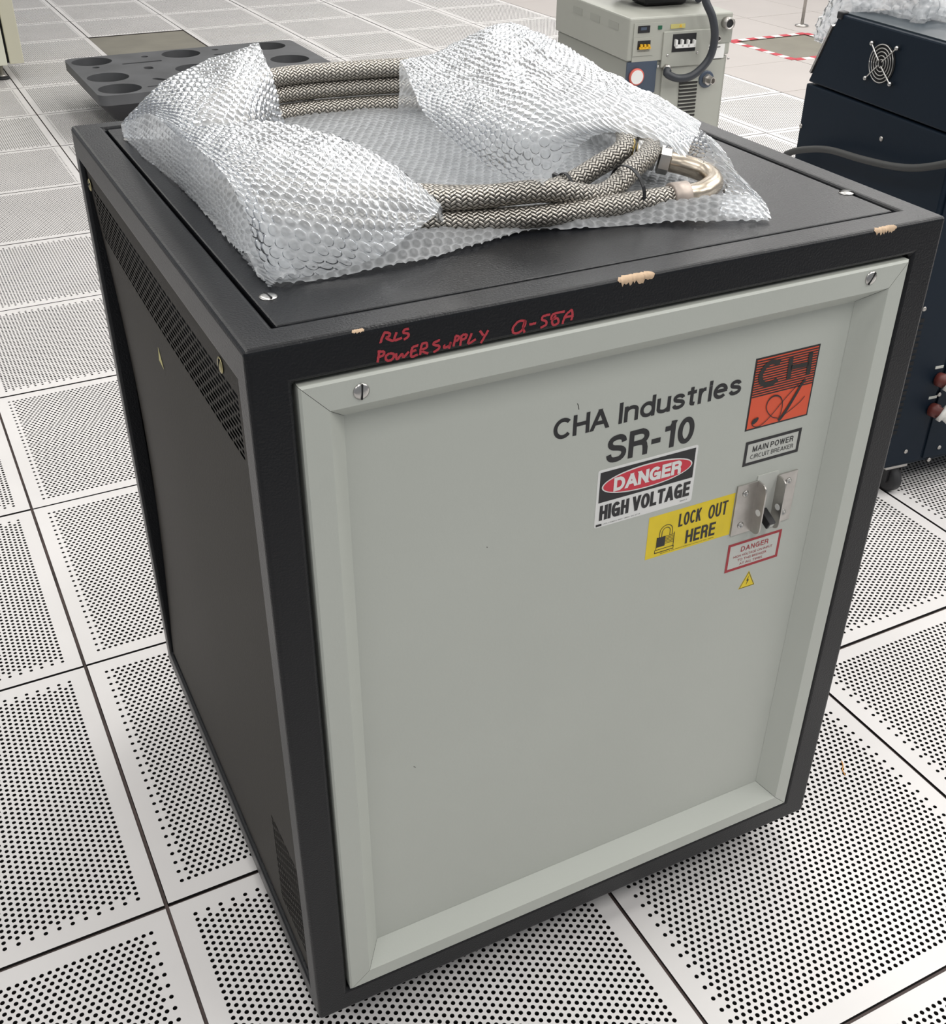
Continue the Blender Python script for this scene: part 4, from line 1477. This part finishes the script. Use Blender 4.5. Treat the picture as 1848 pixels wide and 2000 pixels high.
# ------------------------------------------------------------------ beige chiller behind
def make_chiller():
    h = 0.72
    A, B = at_z(1231, 36, h), at_z(1434, 23, h)
    ex = (B - A)[:2]
    wd = float(np.linalg.norm(ex))
    yaw = math.atan2(ex[1], ex[0])
    root = empty('chiller', (A[0], A[1], 0), yaw)
    tag(root, 'grey-beige chiller with breaker switches and louvre slots on its front', 'chiller')
    ex = np.array([math.cos(yaw), math.sin(yaw), 0])
    ny = np.array([-math.sin(yaw), math.cos(yaw), 0])
    A0 = np.array([A[0], A[1], 0])

    def fp(px, py, off=0.0):
        q = hit(px, py, A0 + ny * off, ny) - A0
        return q @ ex, q[2]
    S = 400 / 1848.

    def z(px, py, off=0.0):          # pixel in the zoomed crop of the chiller
        return fp(1080 + px * S, py * S, off)
    dp = .62
    zs = z(680, 560)[1]              # seam height
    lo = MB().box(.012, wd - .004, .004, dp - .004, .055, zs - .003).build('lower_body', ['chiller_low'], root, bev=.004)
    up = MB().box(0, wd, 0, dp, zs, h).build('upper_cover', ['chiller'], root, bev=.006)
    for k in range(3):
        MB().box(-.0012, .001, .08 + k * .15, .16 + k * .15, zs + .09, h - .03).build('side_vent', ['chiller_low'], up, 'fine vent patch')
    for x in (.06, wd - .06):
        for y in (.07, dp - .07):
            MB().lathe((x - .012, y, .028), (1, 0, 0), [(.02, 0), (.028, .003), (.028, .021), (.02, .024)], 20).box(x - .016, x + .016, y - .016, y + .016, .03, .058).build('caster', ['rubber'], root)

    def panel(name, c0, c1, y0, y1, material, parent=root, bev=0.0):
        (xa, za), (xb, zb) = z(*c0), z(*c1)
        return MB().box(min(xa, xb), max(xa, xb), y0, y1, min(za, zb), max(za, zb)).build(name, [material], parent, bev=bev)
    # left instrument panel
    lp = panel('instrument_panel', (735, 215), (985, 540), -.003, .002, 'chiller')
    panel('display', (768, 235), (868, 290), -.006, 0, 'black_plastic', lp)
    panel('display_window', (790, 245), (840, 268), -.0065, 0, 'navy_grey', lp)
    panel('indicator_lamp', (948, 230), (978, 262), -.006, 0, 'green', lp)
    bk = panel('breaker_plate', (725, 345), (895, 495), -.0055, 0, 'chiller', lp)
    panel('breaker_opening', (760, 368), (868, 440), -.007, 0, 'black_plastic', lp)
    for k in range(3):
        x_, z_ = z(785 + k * 33, 412)
        MB().box(x_ - .0035, x_ + .0035, -.016, -.006, z_ - .006, z_ + .006).build('breaker_toggle', ['amber'], lp)
    x0, z0 = z(765, 432)
    x1, z1 = z(865, 422)
    MB().box(x0, x1, -.016, -.010, z0 - .003, z0 + .004).build('toggle_bar', ['amber'], lp)
    text_on('CIRCUIT BREAKER', *(z(755, 465)[0], z(865, 455)[0]), z(755, 468)[1], z(755, 460)[1], -.0059, 'slot_dark', lp)
    # large breaker plate that runs down in front of the lower body
    rp = panel('breaker_panel', (995, 285), (1380, 575), -.009, 0, 'chiller', bev=.002)
    panel('breaker_opening', (1075, 305), (1268, 452), -.0105, 0, 'black_plastic', rp)
    for k in range(4):
        x_, z_ = z(1090 + k * 54, 385)
        MB().box(x_ - .0035, x_ + .0035, -.024, -.010, z_ - .010, z_ + .013).build('breaker_toggle', ['print_white'], rp)
    x0, z0 = z(1082, 412)
    x1, z1 = z(1255, 395)
    MB().box(x0, x1, -.024, -.016, z0 - .005, z0 + .006).build('toggle_bar', ['print_white'], rp)
    panel('yellow_label', (1065, 220), (1190, 250), -.0032, 0, 'yellow_tri', up)
    MB().lathe((z(1150, 232)[0], -.004, z(1150, 232)[1]), (0, -1, 0), [(.006, 0), (.006, .001)], 3, smooth=False).build('warning_mark', ['amber'], up)
    # connector panel on the right
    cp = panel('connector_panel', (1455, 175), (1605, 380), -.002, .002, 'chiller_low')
    for (px, py, r_, ln) in ((1560, 200, .020, .03), (1478, 342, .010, .015)):
        x_, z_ = z(px, py)
        c = MB().lathe((x_, -.002, z_), (0, -1, 0), [(r_, 0), (r_, ln), (r_ * .75, ln), (r_ * .7, ln * .4)], 20).build('connector', ['brushed'], cp)
        MB().lathe((x_, -.002 - ln * .5, z_), (0, -1, 0), [(r_ * .72, 0), (r_ * .72, ln * .35)], 20, smooth=False).build('socket', ['black_plastic'], c)
    note = panel('paper_label', (1385, 405), (1535, 520), -.003, 0, 'print_white')
    ribbon_mb = MB()
    ribbon(ribbon_mb, [z(1400, 425), z(1430, 415), z(1470, 425), z(1508, 420)], .003, -.0036)
    ribbon_mb.build('scribble', ['slot_dark'], note)
    # gauge panel
    gp = panel('gauge_panel', (672, 565), (912, 830), -.003, .006, 'navy_grey')
    x_, z_ = z(745, 690)
    g = MB().lathe((x_, -.003, z_), (0, -1, 0), [(.029, 0), (.029, .008), (.027, .010)], 28).build('gauge', ['gauge_red'], gp)
    MB().lathe((x_, -.0125, z_), (0, -1, 0), [(.024, 0), (.024, .001)], 28, smooth=False).build('dial', ['print_white'], g)
    # right lower louvre panel
    lv = panel('louvre_panel', (995, 575), (1470, 1160), -.002, .006, 'chiller')
    for k in range(12):
        (xa, za), (xb, zb) = z(1137 - k * 2.2, 748 + k * 33), z(1300 - k * 3.2, 740 + k * 33)
        MB().box(xa, xb, -.0045, .004, za - .004, za + .004).build('louvre', ['slot_dark'], lv)
        MB().box(xa, xb, -.008, -.002, za + .004, za + .0065).build('louvre_lip', ['chiller'], lv)
    x_, z_ = z(1378, 712)
    pt = MB().lathe((x_, -.002, z_), (0, -1, 0), [(.030, 0), (.030, .004), (.026, .005)], 24).build('port_collar', ['navy_grey'], lv)
    MB().lathe((x_, -.006, z_), (.25, -1, 0), [(.020, 0), (.020, .012), (.014, .013), (.014, .034), (.010, .034), (.010, .02)], 6, smooth=False).build('port_nut', ['brushed'], pt)
    gl = MB().lathe((z(1012, 608)[0], -.002, z(1012, 608)[1]), (0, -1, 0), [(.014, 0), (.014, .02), (.010, .024)], 18).build('cable_gland', ['brushed'], root)
    for (px, py) in ((1024, 495), (1292, 470), (1580, 525), (945, 600)):
        x_, z_ = z(px, py)
        MB().lathe((x_, -.009 if px < 1400 and py < 560 else -.003, z_), (0, -1, 0), [(.005, 0), (.004, .002), (.0, .0025)], 10).build('screw', ['steel'], root)
    # --- cable coiled on the top with one end hanging to the gland
    cr = empty('cable_coil', (A[0], A[1], 0), yaw)
    tag(cr, 'thick dark cable coiled on top of the chiller, one end looping down its front', 'cable')

    def tp(px, py, zz_):
        q = at_z(px, py, zz_) - A0
        return q @ ex, q @ ny
    c = tp(1300, -2, h + .02)
    R_ = .155
    pts = []
    for k in range(0, 3 * 24 + 5):
        t = k / 24 * 2 * math.pi - .6
        lay = k / 24
        pts.append((c[0] + (R_ - .004 * lay) * math.cos(t), c[1] + .06 + (R_ - .004 * lay) * .9 * math.sin(t), h + .0175 + .033 * lay))
    last = np.array(pts[-1])
    hang = []
    for (px, py, off) in ((1378, 0, -.05), (1392, 35, -.065), (1396, 75, -.065), (1385, 115, -.06), (1355, 146, -.055), (1325, 153, -.045), (1303, 144, -.035)):
        q = fp(px, py, off)
        hang.append((q[0], off, q[1]))
    g0 = z(1012, 608)
    hang.append((g0[0], -.026, g0[1]))
    q0 = np.array(hang[0])
    mid = [(last + (q0 - last) * .35 + np.array([.03, 0, .09])).tolist(), (q0 + np.array([-.01, .03, .07])).tolist()]
    P = smooth_path(pts + mid + hang, .008)
    link('cable', tube_mesh('cable', P, .0138, 14, 'cable'), cr)
    x_, y_ = tp(1275, -10, h + .1)
    MB().box(c[0] - .09, c[0] + .08, c[1] - .02, c[1] + .10, h + .002, h + .105).build('plug', ['black_plastic'], cr, bev=.01)
    MB().box(c[0] - .075, c[0] - .05, c[1] - .024, c[1] - .018, h + .05, h + .085).build('plug_label', ['label_grey'], cr)


make_chiller()


# ------------------------------------------------------------------ dark blue machine on the right
def make_blue():
    yaw = -.115
    ex = np.array([math.cos(yaw), math.sin(yaw), 0])
    ny = np.array([-math.sin(yaw), math.cos(yaw), 0])
    P0 = np.array([1.8054, .3769, 0]) - ex * .04
    root = empty('equipment_cabinet', P0, yaw)
    tag(root, 'dark blue steel equipment cabinet with a sloped back and a round fan guard', 'cabinet')

    def sp(px, py, off=0.0):
        q = hit(px, py, P0 + ex * off, ex) - P0
        return q @ ny, q[2]

    def fp(px, py, off=0.0):
        q = hit(px, py, P0 + ny * off, ny) - P0
        return q @ ex, q[2]
    yb, zsplit = sp(1576, 158)
    ytop, ztop = sp(1640, 27)
    WD = .75
    z0 = .08
    # lower body and upper sloped housing
    low = MB().box(0, WD, 0, yb, z0, zsplit - .004).build('lower_body', ['blue'], root, bev=.004)
    prof = [(0, 0, zsplit), (0, yb - .004, zsplit), (0, ytop, ztop), (0, 0, ztop)]
    up = MB().prism(list(reversed(prof)), (WD, 0, 0)).build('upper_housing', ['blue'], root, bev=.004)
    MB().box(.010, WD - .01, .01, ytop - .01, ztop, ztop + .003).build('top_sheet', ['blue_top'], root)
    # corner bracket at the crest and lip of the sloped cover
    MB().box(-.004, .016, ytop - .014, ytop + .004, ztop - .010, ztop + .006).build('corner_cap', ['black_plastic'], root, bev=.003)
    pa, pb = np.array([yb - .004, zsplit]), np.array([ytop, ztop])
    qa, qb = pa + (pb - pa) * .12, pa + (pb - pa) * .82
    nn = np.array([(pb - pa)[1], -(pb - pa)[0]]) / np.linalg.norm(pb - pa)
    m_ = (qa + qb) / 2 + nn * .004
    MB().obox((.004, m_[0], m_[1]), (.006, 0, 0), (0, (qb - qa)[0] / 2, (qb - qa)[1] / 2), (0, nn[0] * .003, nn[1] * .003)).build('edge_strip', ['brushed'], root)
    # seam of the side cover
    (ya, za), (yc, zc) = sp(1577, 160), sp(1801, 224)
    # fan guard
    c = sp(1725.5, 124)
    fg = empty('fan_guard', (-.002, c[0], c[1]))
    fg.parent = root
    for r_ in (.0080, .0155, .0230, .0300, .0372):
        t = np.linspace(0, 2 * math.pi, 41)
        P = np.stack([np.full(41, -.004), r_ * np.cos(t), r_ * np.sin(t)], -1)
        link('wire_ring', tube_mesh('wire_ring', P, .0012, 8, 'steel'), fg)
    for k, (px, py) in enumerate(((1709, 84), (1758, 94), (1744, 164), (1696, 152))):
        q = sp(px, py)
        dy, dz = q[0] - c[0], q[1] - c[1]
        P = smooth_path([(-.007, dy * .12, dz * .12), (-.007, dy * .5, dz * .5), (-.006, dy, dz)], .004)
        link('wire_arm', tube_mesh('wire_arm', P, .0016, 8, 'steel'), fg)
        MB().lathe((-.002, dy, dz), (-1, 0, 0), [(.0048, 0), (.0048, .005), (.003, .0075), (.0, .0082)], 12).build('screw', ['steel'], fg)
    MB().lathe((0.0015, 0, 0), (-1, 0, 0), [(.038, 0), (.038, .0008)], 32, smooth=False).build('fan_opening', ['inner_black'], fg)
    for (px, py) in ((1565, 246), (1722, 271)):
        q = sp(px, py)
        MB().lathe((0, q[0], q[1]), (-1, 0, 0), [(.0055, 0), (.005, .002), (.002, .0026)], 12).build('screw', ['brushed'], low)
    # front: panels, seams, vents, fittings
    for (xa, xb, za_, zb_) in ((.012, .118, z0 + .01, zsplit - .02), (.128, WD - .012, z0 + .01, zsplit - .02)):
        MB().box(xa, xb, -.004, .002, za_, zb_).build('front_plate', ['blue'], root, bev=.0015)
    for k in range(20):
        zc_ = .175 + k * .0145
        MB().box(.018, .030, -.0052, -.003, zc_, zc_ + .0085).build('vent_hole', ['inner_black'], root)
    for (px, py) in ((1803, 602), (1767, 880), (1812, 896), (1832, 872), (1832, 769)):
        q = fp(px, py)
        MB().lathe((max(q[0], .012), -.004, q[1]), (0, -1, 0), [(.0055, 0), (.005, .002), (.002, .0026)], 12).build('screw', ['brushed'], root)
    for (px, py, ln) in ((1832, 740, .07), (1819, 799, .07)):
        q = fp(px, py, -.004)
        f_ = MB().lathe((q[0], -.004, q[1]), (.3, -1, .05), [(.016, 0), (.016, .016), (.012, .018), (.012, .03)], 16).build('port_fitting', ['red_brown'], root)
        MB().lathe((q[0] + .008, -.026, q[1] + .001), (.75, -.9, -.45), [(.0195, 0), (.0195, .010), (.013, .012), (.0165, .03), (.018, .055), (.014, .06)], 18).build('hose_plug', ['white_plastic'], f_)
        lb = fp(px + 2, py - 20, -.004)
        MB().obox((lb[0], -.0046, lb[1] + .004), (.011, 0, 0), (0, .0006, 0), (0, 0, .0032)).build('port_label', ['label_grey'], root)
    for x in (.07, WD - .07):
        for y in (.04, yb - .05):
            c_ = MB().box(x - .03, x + .03, y - .03, y + .03, .068, z0).build('caster', ['steel'], root)
            MB().lathe((x - .014, y - .012, .034), (1, 0, 0), [(.024, 0), (.034, .004), (.034, .024), (.024, .028)], 22).build('wheel', ['rubber'], c_)
            fork(x, y - .008, .016, .021, .02, .03, .068).build('fork', ['black_plastic'], c_)
    # --- grey hose slung along its side
    hr = empty('rubber_hose', P0, yaw)
    tag(hr, 'dark grey rubber hose sagging along the side of the blue cabinet', 'hose')
    pts = []
    for (px, py) in ((1528, 318), (1542, 299), (1575, 292), (1620, 293), (1680, 310), (1740, 324), (1790, 328), (1848, 320)):
        q = sp(px, py, -.035)
        pts.append((-.035, q[0], q[1]))
    pts.append((-.035, pts[-1][1] - .06, pts[-1][2] + .03))
    pts.append((-.02, pts[-1][1] - .03, pts[-1][2] + .05))
    d0 = pts[0]
    pts = [(-.02, d0[1] + .02, .02), (-.03, d0[1] + .02, .25), (-.035, d0[1] + .02, d0[2] - .15)] + pts
    link('hose', tube_mesh('hose', smooth_path(pts, .01), .0075, 14, 'grey_rubber'), hr)
    # --- crumpled bubble wrap on its top
    wr = empty('bubble_wrap', P0 + np.array([0, 0, 0]), yaw)
    tag(wr, 'crumpled bubble wrap piled on top of the dark blue cabinet', 'bubble wrap')
    Zt = ztop + .006
    rg = np.random.default_rng(3)
    edge = []
    for (px, py) in ((1668, 12), (1700, 19), (1735, 22), (1768, 30), (1800, 40), (1825, 34), (1870, 40)):
        q = at_z(px, py, Zt + .004) - P0
        edge.append((q @ ex, q @ ny))
    n_ = len(edge)
    G = np.zeros((7, n_, 3))
    for j, (x, y) in enumerate(edge):
        G[0, j] = (x, y, Zt + .004)
        G[1, j] = (x + .015, y + .025, Zt + .035 + .012 * rg.random())
        yy = ytop - .03
        G[2, j] = (x + .05, max(yy, y + .06), Zt + .045 + .03 * rg.random())
        G[3, j] = (x + .06, max(ytop + .02, y + .1), Zt + .055 + .03 * rg.random())
        G[4, j] = (x + .06, max(ytop + .075, y + .14), Zt + .025 + .02 * rg.random())
        G[5, j] = (x + .05, max(ytop + .13, y + .18), Zt - .05 + .03 * rg.random())
        G[6, j] = (x + .05, max(ytop + .16, y + .20), Zt - .12 + .05 * rg.random())
    film_from('sheet', G, wr, .005, .024, .008, 1.0, .010, 11, False)
    film_from('lower_layer', G + np.array([.006, .012, -.012]), wr, .005, .024, .008, 1.0, .012, 23, False)


make_blue()


# ------------------------------------------------------------------ cream cabinet at the far left
def make_cream():
    c = at_z(52, 128, .08)
    f0 = at_z(8, 156, 0.0)
    root = empty('cream_cabinet', (c[0], c[1], 0))
    tag(root, 'tall cream metal cabinet on a levelling foot', 'cabinet')
    y0 = f0[1] - .02
    MB().box(-.075, 0, y0 - c[1], .6, .08, 2.0).build('side_panel', ['cream'], root, bev=.004)
    MB().box(-.9, -.09, y0 - c[1] - .02, .6, .08, 2.0).build('body', ['cream_light'], root, bev=.004)
    MB().box(-.092, -.074, y0 - c[1] + .02, .58, .085, 1.98).build('gap_strip', ['inner_black'], root)
    for (dx, dy) in ((f0[0] - c[0], .045), (-.80, .045), (f0[0] - c[0], .5), (-.8, .5)):
        yy = y0 - c[1] + dy
        ft = MB().lathe((dx, yy, 0), (0, 0, 1), [(.034, 0), (.034, .010), (.02, .014)], 20).build('levelling_foot', ['rubber'], root)
        MB().lathe((dx, yy, .012), (0, 0, 1), [(.022, 0), (.020, .012), (.010, .015), (.010, .07)], 16).build('stem', ['brushed'], ft)


make_cream()


# ------------------------------------------------------------------ hazard tape round a dark tile, thin stand leg
def make_tape():
    x0, x1, y0, y1 = 8 * T, 9 * T, 7 * T, 8 * T
    wd = .05
    for (a, b_, nm, sd) in (((x0, y0), (x0, y1), 'on the side of the dark tile facing the chiller', 0), ((x1, y0), (x1, y1), 'on the far side of the dark floor tile', 1),
                            ((x0, y0), (x1, y0), 'on the near end of the dark floor tile', 2), ((x0, y1), (x1, y1), 'on the rear end of the dark floor tile', 3)):
        a, b_ = np.array(a), np.array(b_)
        d = (b_ - a) / np.linalg.norm(b_ - a)
        c = (a + b_) / 2
        root = empty('warning_tape', (c[0], c[1], 0.0004), math.atan2(d[1], d[0]))
        tag(root, 'red and white warning tape ' + nm, 'tape', 'warning tapes round the dark floor tile')
        L_ = T / 2
        MB().box(-L_, L_, -wd / 2, wd / 2, 0, .0006 + sd * .0002).build('tape_strip', ['tape_white'], root)
        n_ = 9
        for k in range(0, n_, 2):
            xa = -L_ + 2 * L_ * k / n_
            MB().box(xa, xa + 2 * L_ / n_, -wd / 2 - .0002, wd / 2 + .0002, .0003, .0016 + sd * .0002).build('red_block', ['tape_red'], root)


make_tape()


def make_stand():
    c = at_z(1566, 51, 0)
    root = empty('stand_leg', (c[0], c[1], 0))
    tag(root, 'thin metal stand leg with a flat foot on the plain floor', 'stand')
    MB().lathe((0, 0, 0), (0, 0, 1), [(.045, 0), (.045, .008), (.012, .016)], 20).build('foot', ['brushed'], root)
    MB().lathe((0, 0, .014), (0, 0, 1), [(.011, 0), (.011, .9)], 14).build('pole', ['brushed'], root)


make_stand()


def make_fibre():
    P = [at_z(x, y, .0012) for x, y in ((1644, 1486), (1647, 1496), (1646, 1504), (1651, 1514))]
    root = empty('fibre', (P[0][0], P[0][1], 0))
    tag(root, 'tiny orange fibre lying on a perforated floor tile', 'fibre')
    Q = [p_ - np.array([P[0][0], P[0][1], 0]) for p_ in P]
    M['orange'] = mat('orange_fibre', (0.65, 0.28, 0.04), 0.7)
    link('strand', tube_mesh('strand', smooth_path(Q, .002), .0009, 6, 'orange'), root)


make_fibre()
